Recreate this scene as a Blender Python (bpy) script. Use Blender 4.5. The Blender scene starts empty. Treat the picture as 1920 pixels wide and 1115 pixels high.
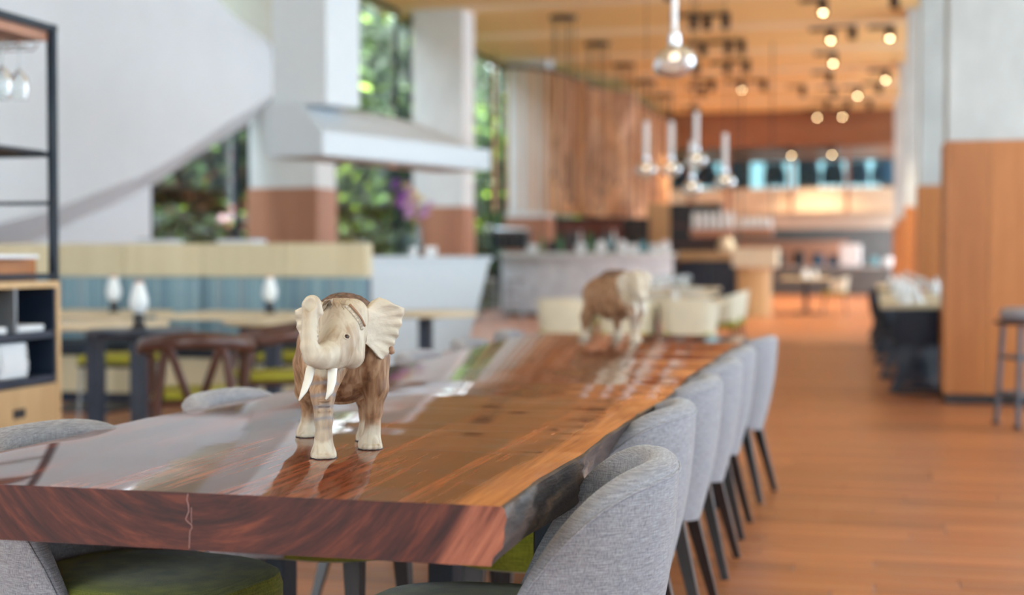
import bpy, bmesh, math, random
import numpy as np
from mathutils import Vector, Matrix
from mathutils.bvhtree import BVHTree

random.seed(7)
SC = bpy.context.scene
COL = SC.collection
PI = math.pi

# ------------------------------------------------------------------ camera
cam_data = bpy.data.cameras.new('camera')
cam = bpy.data.objects.new('camera', cam_data)
COL.objects.link(cam)
SC.camera = cam
cam.location = (0, 0, 1.15)
cam.rotation_euler = (PI / 2 - math.radians(1.557), 0, math.radians(14.203))
cam_data.sensor_width = 36
cam_data.lens = 50.0
cam_data.clip_start = 0.05
cam_data.clip_end = 300
cam_data.dof.use_dof = True
cam_data.dof.focus_distance = 2.86
cam_data.dof.aperture_fstop = 1.9

# ------------------------------------------------------------------ view, sky, sun
SC.view_settings.view_transform = 'Standard'
SC.view_settings.look = 'None'
SC.view_settings.gamma = 1
SC.view_settings.use_curve_mapping = False
SC.view_settings.exposure = 0.17

world = bpy.data.worlds.new('sky')
SC.world = world
world.use_nodes = True
wn, wl = world.node_tree.nodes, world.node_tree.links
bg = wn['Background']
tc = wn.new('ShaderNodeTexCoord')
sp = wn.new('ShaderNodeSeparateXYZ')
rp = wn.new('ShaderNodeValToRGB')
wl.new(tc.outputs['Generated'], sp.inputs[0])
wl.new(sp.outputs['Z'], rp.inputs[0])
rp.color_ramp.elements[0].position = 0.0
rp.color_ramp.elements[0].color = (0.90, 0.95, 1.0, 1)
rp.color_ramp.elements[1].position = 0.9
rp.color_ramp.elements[1].color = (0.70, 0.85, 1.0, 1)
wl.new(rp.outputs[0], bg.inputs[0])
bg.inputs[1].default_value = 7.0

sun_d = bpy.data.lights.new('sun', 'SUN')
sun_d.energy = 18.0
sun_d.angle = math.radians(12)
sun_d.color = (1.0, 0.98, 0.95)
sun = bpy.data.objects.new('sun', sun_d)
COL.objects.link(sun)
sun.rotation_euler = (math.radians(24), math.radians(16), 0)


# ------------------------------------------------------------------ materials
MATS = {}


def new_mat(name):
    m = bpy.data.materials.new(name)
    m.use_nodes = True
    nt = m.node_tree
    return m, nt.nodes, nt.links, nt.nodes['Principled BSDF']


def C4(c):
    return (c[0], c[1], c[2], 1)


def plain(name, col, rough=0.6, metal=0.0, var=0.12, scale=12.0, bump=0.0, bscale=60.0, stretch=(1, 1, 1), coat=0.0, rnd=0.0, spec=0.5):
    """plain surface with slight procedural variation"""
    if name in MATS:
        return MATS[name]
    m, n, l, b = new_mat(name)
    t = n.new('ShaderNodeTexCoord')
    mp = n.new('ShaderNodeMapping')
    mp.inputs['Scale'].default_value = stretch
    l.new(t.outputs['Object'], mp.inputs[0])
    nz = n.new('ShaderNodeTexNoise')
    nz.inputs['Scale'].default_value = scale
    nz.inputs['Detail'].default_value = 6
    l.new(mp.outputs[0], nz.inputs['Vector'])
    r = n.new('ShaderNodeValToRGB')
    r.color_ramp.elements[0].position = 0.3
    r.color_ramp.elements[1].position = 0.7
    r.color_ramp.elements[0].color = C4([max(0, x * (1 - var)) for x in col])
    r.color_ramp.elements[1].color = C4([min(1, x * (1 + var)) for x in col])
    l.new(nz.outputs['Fac'], r.inputs[0])
    out = r.outputs[0]
    if rnd > 0:
        oi = n.new('ShaderNodeObjectInfo')
        hs = n.new('ShaderNodeHueSaturation')
        mr = n.new('ShaderNodeMapRange')
        mr.inputs['To Min'].default_value = 1 - rnd
        mr.inputs['To Max'].default_value = 1 + rnd
        l.new(oi.outputs['Random'], mr.inputs['Value'])
        l.new(mr.outputs[0], hs.inputs['Value'])
        l.new(out, hs.inputs['Color'])
        out = hs.outputs[0]
    l.new(out, b.inputs['Base Color'])
    b.inputs['Roughness'].default_value = rough
    b.inputs['Metallic'].default_value = metal
    b.inputs['Specular IOR Level'].default_value = spec
    b.inputs['Coat Weight'].default_value = coat
    b.inputs['Coat Roughness'].default_value = 0.08
    if bump > 0:
        n2 = n.new('ShaderNodeTexNoise')
        n2.inputs['Scale'].default_value = bscale
        n2.inputs['Detail'].default_value = 4
        l.new(mp.outputs[0], n2.inputs['Vector'])
        bp = n.new('ShaderNodeBump')
        bp.inputs['Strength'].default_value = bump
        bp.inputs['Distance'].default_value = 0.01
        l.new(n2.outputs['Fac'], bp.inputs['Height'])
        l.new(bp.outputs[0], b.inputs['Normal'])
    MATS[name] = m
    return m


def wood(name, dark, light, axis='z', scale=9.0, rough=0.45, coat=0.0, rnd=0.12, fine=0.5, bump=0.05):
    """straight-grained timber: noise stretched along one axis, each piece with its own offset"""
    if name in MATS:
        return MATS[name]
    m, n, l, b = new_mat(name)
    t = n.new('ShaderNodeTexCoord')
    oi = n.new('ShaderNodeObjectInfo')
    add = n.new('ShaderNodeVectorMath')
    add.operation = 'ADD'
    ml = n.new('ShaderNodeMath')
    ml.operation = 'MULTIPLY'
    ml.inputs[1].default_value = 37.0
    l.new(oi.outputs['Random'], ml.inputs[0])
    l.new(t.outputs['Object'], add.inputs[0])
    l.new(ml.outputs[0], add.inputs[1])
    mp = n.new('ShaderNodeMapping')
    s = {'x': (0.06, 1, 1), 'y': (1, 0.06, 1), 'z': (1, 1, 0.06)}[axis]
    mp.inputs['Scale'].default_value = s
    l.new(add.outputs[0], mp.inputs[0])
    nz = n.new('ShaderNodeTexNoise')
    nz.inputs['Scale'].default_value = scale
    nz.inputs['Detail'].default_value = 8
    nz.inputs['Roughness'].default_value = 0.65
    nz.inputs['Distortion'].default_value = 0.4
    l.new(mp.outputs[0], nz.inputs['Vector'])
    nf = n.new('ShaderNodeTexNoise')
    nf.inputs['Scale'].default_value = scale * 9
    nf.inputs['Detail'].default_value = 3
    l.new(mp.outputs[0], nf.inputs['Vector'])
    mx = n.new('ShaderNodeMix')
    mx.data_type = 'FLOAT'
    mx.inputs[0].default_value = fine * 0.5
    l.new(nz.outputs['Fac'], mx.inputs[2])
    l.new(nf.outputs['Fac'], mx.inputs[3])
    r = n.new('ShaderNodeValToRGB')
    r.color_ramp.elements[0].position = 0.32
    r.color_ramp.elements[1].position = 0.68
    r.color_ramp.elements[0].color = C4(dark)
    r.color_ramp.elements[1].color = C4(light)
    l.new(mx.outputs[0], r.inputs[0])
    hs = n.new('ShaderNodeHueSaturation')
    mr = n.new('ShaderNodeMapRange')
    mr.inputs['To Min'].default_value = 1 - rnd
    mr.inputs['To Max'].default_value = 1 + rnd
    l.new(oi.outputs['Random'], mr.inputs['Value'])
    l.new(mr.outputs[0], hs.inputs['Value'])
    l.new(r.outputs[0], hs.inputs['Color'])
    l.new(hs.outputs[0], b.inputs['Base Color'])
    b.inputs['Roughness'].default_value = rough
    b.inputs['Coat Weight'].default_value = coat
    b.inputs['Coat Roughness'].default_value = 0.1
    bp = n.new('ShaderNodeBump')
    bp.inputs['Strength'].default_value = bump
    bp.inputs['Distance'].default_value = 0.004
    l.new(nf.outputs['Fac'], bp.inputs['Height'])
    l.new(bp.outputs[0], b.inputs['Normal'])
    MATS[name] = m
    return m


def weave(name, dark, light, scale=420.0, rough=0.9):
    """cloth with crossing slubby threads"""
    if name in MATS:
        return MATS[name]
    m, n, l, b = new_mat(name)
    t = n.new('ShaderNodeTexCoord')
    facs = []
    for st in ((1, 1, 0.045), (0.045, 0.045, 1)):
        mp = n.new('ShaderNodeMapping')
        mp.inputs['Scale'].default_value = st
        l.new(t.outputs['Object'], mp.inputs[0])
        nz = n.new('ShaderNodeTexNoise')
        nz.inputs['Scale'].default_value = scale
        nz.inputs['Detail'].default_value = 3
        l.new(mp.outputs[0], nz.inputs['Vector'])
        facs.append(nz.outputs['Fac'])
    mx = n.new('ShaderNodeMix')
    mx.data_type = 'FLOAT'
    mx.inputs[0].default_value = 0.5
    l.new(facs[0], mx.inputs[2])
    l.new(facs[1], mx.inputs[3])
    r = n.new('ShaderNodeValToRGB')
    r.color_ramp.elements[0].position = 0.40
    r.color_ramp.elements[1].position = 0.62
    r.color_ramp.elements[0].color = C4(dark)
    r.color_ramp.elements[1].color = C4(light)
    l.new(mx.outputs[0], r.inputs[0])
    l.new(r.outputs[0], b.inputs['Base Color'])
    b.inputs['Roughness'].default_value = rough
    b.inputs['Specular IOR Level'].default_value = 0.2
    b.inputs['Sheen Weight'].default_value = 0.25
    bp = n.new('ShaderNodeBump')
    bp.inputs['Strength'].default_value = 0.35
    bp.inputs['Distance'].default_value = 0.002
    l.new(mx.outputs[0], bp.inputs['Height'])
    l.new(bp.outputs[0], b.inputs['Normal'])
    MATS[name] = m
    return m


def thin_glass(name, tint=(0.93, 0.97, 0.97), refl=1.0, rough=0.02):
    """thin clear glass: see-through, with mirror reflection growing at grazing angles"""
    if name in MATS:
        return MATS[name]
    m = bpy.data.materials.new(name)
    m.use_nodes = True
    n, l = m.node_tree.nodes, m.node_tree.links
    n.clear()
    o = n.new('ShaderNodeOutputMaterial')
    tr = n.new('ShaderNodeBsdfTransparent')
    tr.inputs[0].default_value = C4(tint)
    gl = n.new('ShaderNodeBsdfGlossy')
    gl.inputs['Roughness'].default_value = rough
    fr = n.new('ShaderNodeFresnel')
    fr.inputs['IOR'].default_value = 1.45
    mu = n.new('ShaderNodeMath')
    mu.operation = 'MULTIPLY'
    mu.inputs[1].default_value = refl
    mx = n.new('ShaderNodeMixShader')
    l.new(fr.outputs[0], mu.inputs[0])
    l.new(mu.outputs[0], mx.inputs[0])
    l.new(tr.outputs[0], mx.inputs[1])
    l.new(gl.outputs[0], mx.inputs[2])
    l.new(mx.outputs[0], o.inputs[0])
    MATS[name] = m
    return m


def emit(name, col, strength):
    if name in MATS:
        return MATS[name]
    m, n, l, b = new_mat(name)
    b.inputs['Base Color'].default_value = C4(col)
    b.inputs['Emission Color'].default_value = C4(col)
    b.inputs['Emission Strength'].default_value = strength
    MATS[name] = m
    return m


# ------------------------------------------------------------------ mesh helpers
class MB:
    """collects shapes into one mesh"""

    def __init__(self):
        self.v, self.f, self.m = [], [], []

    def add(self, verts, faces, mi=0):
        o = len(self.v)
        self.v.extend([tuple(p) for p in verts])
        for fc in faces:
            self.f.append([i + o for i in fc])
            self.m.append(mi)
        return self

    def box(self, x0, x1, y0, y1, z0, z1, mi=0):
        v = [(x, y, z) for z in (z0, z1) for y in (y0, y1) for x in (x0, x1)]
        return self.add(v, [(0, 2, 3, 1), (4, 5, 7, 6), (0, 1, 5, 4), (2, 6, 7, 3), (0, 4, 6, 2), (1, 3, 7, 5)], mi)

    def rbox(self, x0, x1, y0, y1, z0, z1, r=0.01, seg=2, mi=0):
        """box with rounded edges"""
        b = bmesh.new()
        bmesh.ops.create_cube(b, size=1.0)
        for p in b.verts:
            p.co = Vector(((x0 + x1) / 2 + p.co.x * (x1 - x0), (y0 + y1) / 2 + p.co.y * (y1 - y0), (z0 + z1) / 2 + p.co.z * (z1 - z0)))
        bmesh.ops.bevel(b, geom=b.edges[:], offset=r, segments=seg, affect='EDGES', profile=0.5)
        b.verts.index_update()
        self.add([p.co for p in b.verts], [[p.index for p in fc.verts] for fc in b.faces], mi)
        b.free()
        return self

    def lathe(self, prof, seg=20, c=(0, 0, 0), cap=True, mi=0, sx=1.0, sy=1.0):
        vs, fs = [], []
        k = len(prof)
        for i in range(seg):
            a = 2 * PI * i / seg
            for r, z in prof:
                vs.append((c[0] + r * math.cos(a) * sx, c[1] + r * math.sin(a) * sy, c[2] + z))
        for i in range(seg):
            j = (i + 1) % seg
            for q in range(k - 1):
                fs.append((i * k + q, j * k + q, j * k + q + 1, i * k + q + 1))
        if cap:
            if prof[0][0] > 1e-6:
                fs.append([i * k for i in range(seg)][::-1])
            if prof[-1][0] > 1e-6:
                fs.append([i * k + k - 1 for i in range(seg)])
        return self.add(vs, fs, mi)

    def tube(self, pts, rad, seg=8, mi=0, cap=True, flat=1.0):
        pts = [Vector(p) for p in pts]
        if not isinstance(rad, (list, tuple)):
            rad = [rad] * len(pts)
        vs, fs = [], []
        n = len(pts)
        up = None
        for i, p in enumerate(pts):
            d = (pts[min(i + 1, n - 1)] - pts[max(i - 1, 0)]).normalized()
            if up is None:
                up = Vector((0, 0, 1)) if abs(d.z) < 0.9 else Vector((1, 0, 0))
            sd = d.cross(up).normalized()
            up = sd.cross(d).normalized()
            for k in range(seg):
                a = 2 * PI * k / seg
                vs.append(p + sd * math.cos(a) * rad[i] + up * math.sin(a) * rad[i] * flat)
        for i in range(n - 1):
            for k in range(seg):
                k2 = (k + 1) % seg
                fs.append((i * seg + k, i * seg + k2, (i + 1) * seg + k2, (i + 1) * seg + k))
        if cap:
            fs.append(list(range(seg))[::-1])
            fs.append([(n - 1) * seg + k for k in range(seg)])
        return self.add(vs, fs, mi)

    def bar(self, p0, p1, w0, w1, mi=0):
        """square tapered bar from p0 (side w0) to p1 (side w1)"""
        p0, p1 = Vector(p0), Vector(p1)
        vs = []
        for p, w in ((p0, w0), (p1, w1)):
            for a, c in ((-1, -1), (1, -1), (1, 1), (-1, 1)):
                vs.append((p.x + a * w / 2, p.y + c * w / 2, p.z))
        return self.add(vs, [(3, 2, 1, 0), (4, 5, 6, 7), (0, 1, 5, 4), (1, 2, 6, 5), (2, 3, 7, 6), (3, 0, 4, 7)], mi)

    def grid(self, fn, nu, nv, mi=0, closed_u=False):
        vs = [fn(i / (nu if closed_u else nu - 1), j / (nv - 1)) for i in range(nu) for j in range(nv)]
        fs = []
        for i in range(nu if closed_u else nu - 1):
            i2 = (i + 1) % nu
            for j in range(nv - 1):
                fs.append((i * nv + j, i2 * nv + j, i2 * nv + j + 1, i * nv + j + 1))
        return self.add(vs, fs, mi)

    def prism(self, poly, axis, a, b, mi=0):
        """extrude a polygon given in the two other axes along 'axis' from a to b"""
        k = len(poly)

        def p3(p, t):
            return {'x': (t, p[0], p[1]), 'y': (p[0], t, p[1]), 'z': (p[0], p[1], t)}[axis]
        vs = [p3(p, a) for p in poly] + [p3(p, b) for p in poly]
        fs = [tuple(range(k))[::-1], tuple(range(k, 2 * k))]
        fs += [(i, (i + 1) % k, (i + 1) % k + k, i + k) for i in range(k)]
        return self.add(vs, fs, mi)

    def mesh(self, name, mats, smooth=False, fix=True):
        me = bpy.data.meshes.new(name)
        me.from_pydata(self.v, [], self.f)
        for mt in (mats if isinstance(mats, (list, tuple)) else [mats]):
            me.materials.append(mt)
        me.polygons.foreach_set('material_index', self.m)
        if fix:
            b = bmesh.new()
            b.from_mesh(me)
            bmesh.ops.recalc_face_normals(b, faces=b.faces[:])
            b.to_mesh(me)
            b.free()
        if smooth:
            me.polygons.foreach_set('use_smooth', [True] * len(me.polygons))
            if smooth != 'all':
                me.set_sharp_from_angle(angle=math.radians(40))
        me.update()
        return me

    def build(self, name, mats, parent=None, smooth=False, fix=True):
        return link(name, self.mesh(name, mats, smooth, fix), parent)


def link(name, me, parent=None, loc=None, rotz=None):
    o = bpy.data.objects.new(name, me)
    COL.objects.link(o)
    if parent is not None:
        o.parent = parent
    if loc is not None:
        o.location = loc
    if rotz is not None:
        o.rotation_euler.z = rotz
    return o


def tag(o, label, cat, group=None):
    o['label'] = label
    o['category'] = cat
    if group:
        o['group'] = group
    elif 'group' in o:
        del o['group']
    return o


def thing(name, label, cat, loc=(0, 0, 0), rotz=0.0, group=None):
    o = bpy.data.objects.new(name, None)
    o.empty_display_size = 0.1
    COL.objects.link(o)
    o.location = loc
    o.rotation_euler.z = rotz
    return tag(o, label, cat, group)


def struct(o):
    o['kind'] = 'structure'
    return o


def dup(root, loc, rotz, label, group=None, scale=None):
    """copy of a thing with its parts and sub-parts"""
    r = root.copy()
    COL.objects.link(r)
    r.location = loc
    r.rotation_euler.z = rotz
    if scale:
        r.scale = (scale, scale, scale)
    tag(r, label, root['category'], group)
    for ch in root.children:
        c = ch.copy()
        COL.objects.link(c)
        c.parent = r
        for g in ch.children:
            d = g.copy()
            COL.objects.link(d)
            d.parent = c
    return r


ORD = ['first', 'second', 'third', 'fourth', 'fifth', 'sixth', 'seventh', 'eighth', 'ninth', 'tenth']

# palette
M_WHITE = plain('white_plaster', (0.74, 0.78, 0.82), 0.7, var=0.02, scale=2)
M_CONC = plain('board_concrete', (0.57, 0.605, 0.61), 0.75, var=0.12, scale=3, bump=0.1, bscale=30, stretch=(1, 1, 0.5))
M_CONC2 = plain('pale_concrete', (0.74, 0.77, 0.77), 0.75, var=0.07, scale=3, bump=0.1, bscale=30, stretch=(1, 1, 0.5))
M_CLAD = wood('teak_cladding', (0.33, 0.105, 0.022), (0.52, 0.20, 0.056), 'z', 6, 0.4)
M_CLAD2 = wood('rosewood_cladding', (0.36, 0.15, 0.085), (0.50, 0.24, 0.14), 'z', 6, 0.45)
M_PALE = wood('pale_ash', (0.62, 0.53, 0.33), (0.74, 0.66, 0.45), 'z', 8, 0.5)
M_PALEX = wood('pale_ash_board', (0.62, 0.50, 0.31), (0.76, 0.66, 0.46), 'x', 8, 0.4)
M_OAK = wood('honey_oak', (0.52, 0.33, 0.15), (0.70, 0.48, 0.25), 'z', 10, 0.45)
M_CEIL = wood('ceiling_larch', (0.70, 0.46, 0.17), (0.85, 0.61, 0.27), 'x', 3, 0.6, rnd=0.06)
M_RIB = wood('ceiling_rib_pale', (0.82, 0.64, 0.38), (0.90, 0.74, 0.49), 'x', 3, 0.6, rnd=0.04)
M_PLANK = wood('floor_jatoba', (0.34, 0.105, 0.038), (0.57, 0.235, 0.095), 'x', 5, 0.33, rnd=0.22)
M_STEEL = plain('blackened_steel', (0.006, 0.016, 0.030), 0.45, 0.0, var=0.1, spec=0.35)
M_BLACK = plain('black_paint', (0.012, 0.012, 0.015), 0.45, var=0.1)
M_NAVY = plain('navy_lacquer', (0.012, 0.022, 0.045), 0.4, var=0.2)
M_LEG = wood('ebonised_leg', (0.012, 0.009, 0.009), (0.03, 0.024, 0.024), 'z', 20, 0.35)
M_WALNUT = wood('dark_walnut', (0.055, 0.022, 0.016), (0.13, 0.055, 0.04), 'z', 14, 0.28)
M_GREY = weave('grey_tweed', (0.165, 0.165, 0.185), (0.40, 0.40, 0.43), 900.0)
M_OLIVE = weave('olive_cloth', (0.11, 0.12, 0.006), (0.24, 0.25, 0.02))
M_OLIVEB = plain('olive_leather', (0.36, 0.34, 0.02), 0.6, var=0.15)
M_CREAM = plain('cream_leather', (0.80, 0.74, 0.56), 0.5, var=0.05, scale=4)
M_LINEN = plain('white_linen', (0.82, 0.85, 0.88), 0.85, var=0.04, scale=30, bump=0.2)
M_CHINA = plain('white_china', (0.85, 0.87, 0.88), 0.2, var=0.02)
M_GLASS = thin_glass('clear_glass')


def veiled(m, f, col=(0.9, 0.92, 0.93)):
    """mixes milky white into glass, a painted haze that keeps it visible"""
    n, l = m.node_tree.nodes, m.node_tree.links
    out = [q for q in n if q.type == 'OUTPUT_MATERIAL'][0]
    src = out.inputs[0].links[0].from_socket
    pb = n.new('ShaderNodeBsdfPrincipled')
    pb.inputs['Base Color'].default_value = C4(col)
    pb.inputs['Roughness'].default_value = 0.15
    mx = n.new('ShaderNodeMixShader')
    mx.inputs[0].default_value = f
    l.new(src, mx.inputs[1])
    l.new(pb.outputs[0], mx.inputs[2])
    l.new(mx.outputs[0], out.inputs[0])
    return m


veiled(M_GLASS, 0.22)  # painted haze in place of reflections on the stemware
M_PANE = thin_glass('window_glass', (0.95, 0.97, 0.97), 0.14)
M_DIMGLASS = thin_glass('dimming_glass', (0.76, 0.79, 0.81), 0.4)  # tint added to weaken daylight through the unseen bays
M_CHROME = plain('brushed_chrome', (0.7, 0.72, 0.74), 0.25, 1.0, var=0.05)
M_GREYMETAL = plain('grey_steel', (0.30, 0.32, 0.34), 0.4, 0.6, var=0.1)
M_DARKRED = wood('dark_red_timber', (0.12, 0.03, 0.018), (0.24, 0.07, 0.04), 'z', 7, 0.5)
M_SLATE = plain('slate_grey', (0.13, 0.135, 0.135), 0.6, var=0.12, scale=4)


def plank_floor_mat():
    m, n, l, b = new_mat('floor_jatoba_far')
    t = n.new('ShaderNodeTexCoord')
    br = n.new('ShaderNodeTexBrick')
    br.inputs['Scale'].default_value = 1.0
    br.inputs['Brick Width'].default_value = 2.2
    br.inputs['Row Height'].default_value = 0.14
    br.inputs['Mortar Size'].default_value = 0.003
    br.inputs['Color1'].default_value = (0.36, 0.12, 0.043, 1)
    br.inputs['Color2'].default_value = (0.56, 0.23, 0.095, 1)
    br.inputs['Mortar'].default_value = (0.06, 0.025, 0.015, 1)
    l.new(t.outputs['Object'], br.inputs['Vector'])
    l.new(br.outputs['Color'], b.inputs['Base Color'])
    b.inputs['Roughness'].default_value = 0.33
    return m


# ------------------------------------------------------------------ room shell
FX0, FX1, FY0, FY1 = -4.6, 3.2, 3.9, 12.02          # floor zone laid plank by plank
XL, XR, YB, YF = -8.6, 3.4, -5.0, 52.0
b = MB()
b.box(XL, XR, YB, FY0, -0.06, 0)
b.box(XL, XR, FY1, YF, -0.06, 0)
b.box(XL, FX0, FY0, FY1, -0.06, 0)
b.box(FX1, XR, FY0, FY1, -0.06, 0)
b.box(FX0, FX1, FY0, FY1, -0.06, -0.014)
floor = struct(b.build('floor', plank_floor_mat()))
mesh_pool = []
for k in range(6):
    w = 2.6 * (0.72 + 0.28 * k / 5)
    mesh_pool.append((w, MB().rbox(0, w - 0.004, 0.0015, 0.1385, -0.014, 0.0, 0.002, 1).mesh('plank', M_PLANK)))
row = 0
y = FY0
rr = random.Random(3)
while y < FY1 - 0.05:
    x = FX0
    first = True
    while x < FX1 - 0.05:
        w, me = rr.choice(mesh_pool)
        if first:
            w, me = mesh_pool[row % 6]
            first = False
        if x + w > FX1 - 0.6:
            w = FX1 - x
            me = MB().rbox(0, w - 0.004, 0.0015, 0.1385, -0.014, 0.0, 0.002, 1).mesh('plank', M_PLANK)
        link('plank', me, floor, (x, y, rr.uniform(-0.0006, 0)))
        x += w
    y += 0.14
    row += 1

# ceiling: broad larch panels between paler ribs
CZ = 5.6
b = MB()
b.box(XL, XR + 2.6, YB - 1.5, 44.0, CZ + 0.05, CZ + 0.2)  # runs past the right side as an added eave against direct sun
ceiling = struct(b.build('ceiling', M_CEIL))
pan = MB().box(0, 2.97, 0.02, 2.75, CZ, CZ + 0.05).mesh('panel', M_CEIL)
rib = MB().box(XL, XR, 0, 0.42, CZ - 0.03, CZ + 0.05).mesh('rib', M_RIB)
for j in range(16):
    y0 = -4.6 + j * 3.25
    if y0 + 3.25 > 44.6:
        break
    link('rib', rib, ceiling, (0, y0 - 0.45, 0))
    for i in range(4):
        link('panel', pan, ceiling, (XL + 0.03 + i * 3.0, y0, 0))

# beam that closes the ceiling over the gallery
b = MB()
b.box(XL, XR, 44.0, 44.5, 4.55, CZ + 0.2)
b.box(XL, XR, 44.5, YF, 4.75, 4.95)
struct(b.build('trim_1', wood('gallery_soffit', (0.20, 0.085, 0.04), (0.34, 0.16, 0.08), 'x', 4, 0.6)))

# walls that close the shell
b = MB()
b.box(XL - 0.2, XR + 0.2, YF, YF + 0.2, -0.06, 5.8)
struct(b.build('wall_far', M_SLATE))


def pier(x0, x1, y0, y1, label, flip, clad, z_clad=2.08, group=None):
    """square concrete pier with upright timber boards round its foot"""
    t = thing('pillar', label, 'pillar', ((x0 + x1) / 2, (y0 + y1) / 2, 0), 0, group)
    hx, hy = (x1 - x0) / 2, (y1 - y0) / 2
    MB().box(-hx, hx, -hy, hy, 0, CZ + 0.02).build('concrete_shaft', M_CONC if flip > 0 else M_CONC2, t)
    th = 0.025
    n = 3
    bw = 2 * hx / n
    for i in range(n):
        MB().box(-hx + i * bw + 0.002, -hx + (i + 1) * bw - 0.002, -hy - th, -hy, 0.08, z_clad).build('cladding_board', clad, t)
    nd = max(2, round(2 * hy / 0.32))
    dw = 2 * hy / nd
    for sx in (-1, 1):
        for i in range(nd):
            a, c = sorted((sx * hx, sx * (hx + th)))
            MB().box(a, c, -hy - th + i * dw + 0.002, -hy - th + (i + 1) * dw - 0.002, 0.08, z_clad).build('cladding_board', clad, t)
    MB().box(-hx - 0.012, hx + 0.012, -hy - 0.012, hy, 0, 0.08).build('plinth', M_LEG, t)
    return t


RY = [11.8, 18.85, 26.4, 33.7, 40.9]
RL = ['concrete pillar clad in orange teak boards, beside the metal bar stool',
      'concrete pillar with teak foot, next one behind the pillar by the bar stool',
      'concrete pillar with teak foot, third of the row starting at the bar stool',
      'concrete pillar with teak foot, fourth of the row starting at the bar stool',
      'concrete pillar with teak foot, last of the row, near the gallery']
for y, lb in zip(RY, RL):
    pier(0.58, 1.52, y, y + 0.7, lb, 1, M_CLAD)
LY = [17.4, 24.3, 31.0, 37.6]
LL = ['white concrete pillar with reddish timber foot, behind the cooking hood chimney',
      'concrete pillar with reddish timber foot, behind the orchid vase',
      'pale concrete pillar behind the bar, partly covered by the slatted screen',
      'pale concrete pillar wholly behind the slatted screen']
for y, lb in zip(LY[:3], LL):
    pier(-7.98, -7.04, y, y + 0.7, lb, -1, M_CLAD2)

# glazing: bays between the piers, both sides, and the glazed wall behind the table
WN = [0]


def window_bay(p0, p1, z0, z1, n, frame=M_STEEL, glass=M_PANE):
    """one glazed bay from p0 to p1 (plan points): frame, mullions and a pane in each field"""
    WN[0] += 1
    p0, p1 = Vector((p0[0], p0[1], 0)), Vector((p1[0], p1[1], 0))
    L = (p1 - p0).length
    o = bpy.data.objects.new('window_%d' % WN[0], None)
    COL.objects.link(o)
    o.location = p0
    o.rotation_euler.z = math.atan2(p1.y - p0.y, p1.x - p0.x)
    struct(o)
    w = 0.05
    MB().box(0, L, -0.05, 0.05, z0, z0 + w).box(0, L, -0.05, 0.05, z1 - w, z1).build('frame', frame, o)
    for i in range(n + 1):
        x = i * L / n
        MB().box(max(0, x - w / 2), min(L, x + w / 2), -0.045, 0.045, z0 + w, z1 - w).build('mullion', frame, o)
    for i in range(n):
        MB().box(i * L / n + w / 2, (i + 1) * L / n - w / 2, -0.006, 0.006, z0 + w, z1 - w).build('pane', glass, o)
    return o


XW = -8.3
window_bay((XW, 15.3), (XW, 17.7), 0.0, CZ, 1)
for a, c in ((18.1, 24.4), (25.0, 31.1), (31.7, 38.0), (38.0, 44.0)):
    window_bay((XW, a), (XW, c), 0.0, CZ, 2)
for i in range(5):
    a = RY[i] + 0.7
    c = RY[i + 1] if i < 4 else 44.0
    window_bay((1.5, a), (1.5, c), 0.0, CZ, 4, glass=M_DIMGLASS)
window_bay((3.35, 0.6), (3.35, 3.6), 0.0, CZ, 2, glass=M_DIMGLASS)
b = MB()
b.box(XR - 0.12, XR, YB + 0.15, 0.6, 0, CZ + 0.05)  # unseen stretch, added solid to cut light from the right
struct(b.build('wall_right', M_WHITE))
window_bay((3.35, 3.6), (3.35, 12.1), 0.0, CZ, 5, glass=M_DIMGLASS)
window_bay((3.35, 12.1), (1.5, 12.1), 0.0, CZ, 1, glass=M_DIMGLASS)
b = MB()
window_bay((XL + 0.15, -4.95), (-2.6, -4.95), 0.0, CZ, 4)  # unseen glazing, added to light the faces turned this way
b.box(-2.6, XR, YB, YB + 0.15, 0, 2.2)  # unseen wall, kept solid low down to cut light from behind
struct(b.build('wall_behind', M_WHITE))
b = MB()
b.box(XL, XL + 0.15, YB, 2.2, 0, CZ + 0.05)  # unseen wall, added solid in place of glazing to cut light from the left
struct(b.build('wall_side', M_WHITE))
window_bay((-2.6, -4.95), (3.35, -4.95), 2.2, CZ, 4, glass=M_DIMGLASS)  # unseen clerestory, raised so light from behind falls from above

# sweeping white wall on the left: its lower edge climbs, its underside slopes outward
SW = [(2.2, -8.0, 0.55, 5.6), (6.0, -7.78, 0.75, 5.6), (9.0, -7.70, 1.08, 5.6), (11.4, -7.70, 1.47, 5.6), (12.5, -7.77, 1.66, 5.6), (13.6, -7.86, 1.90, 5.6),
      (14.5, -7.88, 2.12, 5.3), (15.4, -7.82, 2.46, 4.7), (16.2, -7.70, 2.84, 4.2), (17.0, -7.52, 3.22, 3.95), (17.35, -7.44, 3.40, 3.85)]


def sweep_at(t):
    k = t * (len(SW) - 1)
    i = min(int(k), len(SW) - 2)
    f = k - i
    p = [SW[max(i - 1, 0)], SW[i], SW[i + 1], SW[min(i + 2, len(SW) - 1)]]
    r = []
    for c in range(4):
        a, q, d, e = p[0][c], p[1][c], p[2][c], p[3][c]
        r.append(0.5 * (2 * q + (d - a) * f + (2 * a - 5 * q + 4 * d - e) * f * f + (3 * q - 3 * d + e - a) * f ** 3))
    return r


def sweep_fn(u, v):
    y, x, zb, zt = sweep_at(u)
    zt = max(zt, zb + 0.3)
    q = v * 4
    if q <= 1:
        return (x - 0.5 * (1 - q), y, zb - 0.45 * (1 - q))
    if q <= 2:
        return (x, y, zb + (zt - zb) * (q - 1))
    if q <= 3:
        return (x - 0.5 * (q - 2), y, zt)
    return (x - 0.5, y, zt + (zb - 0.45 - zt) * (q - 3))


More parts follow.
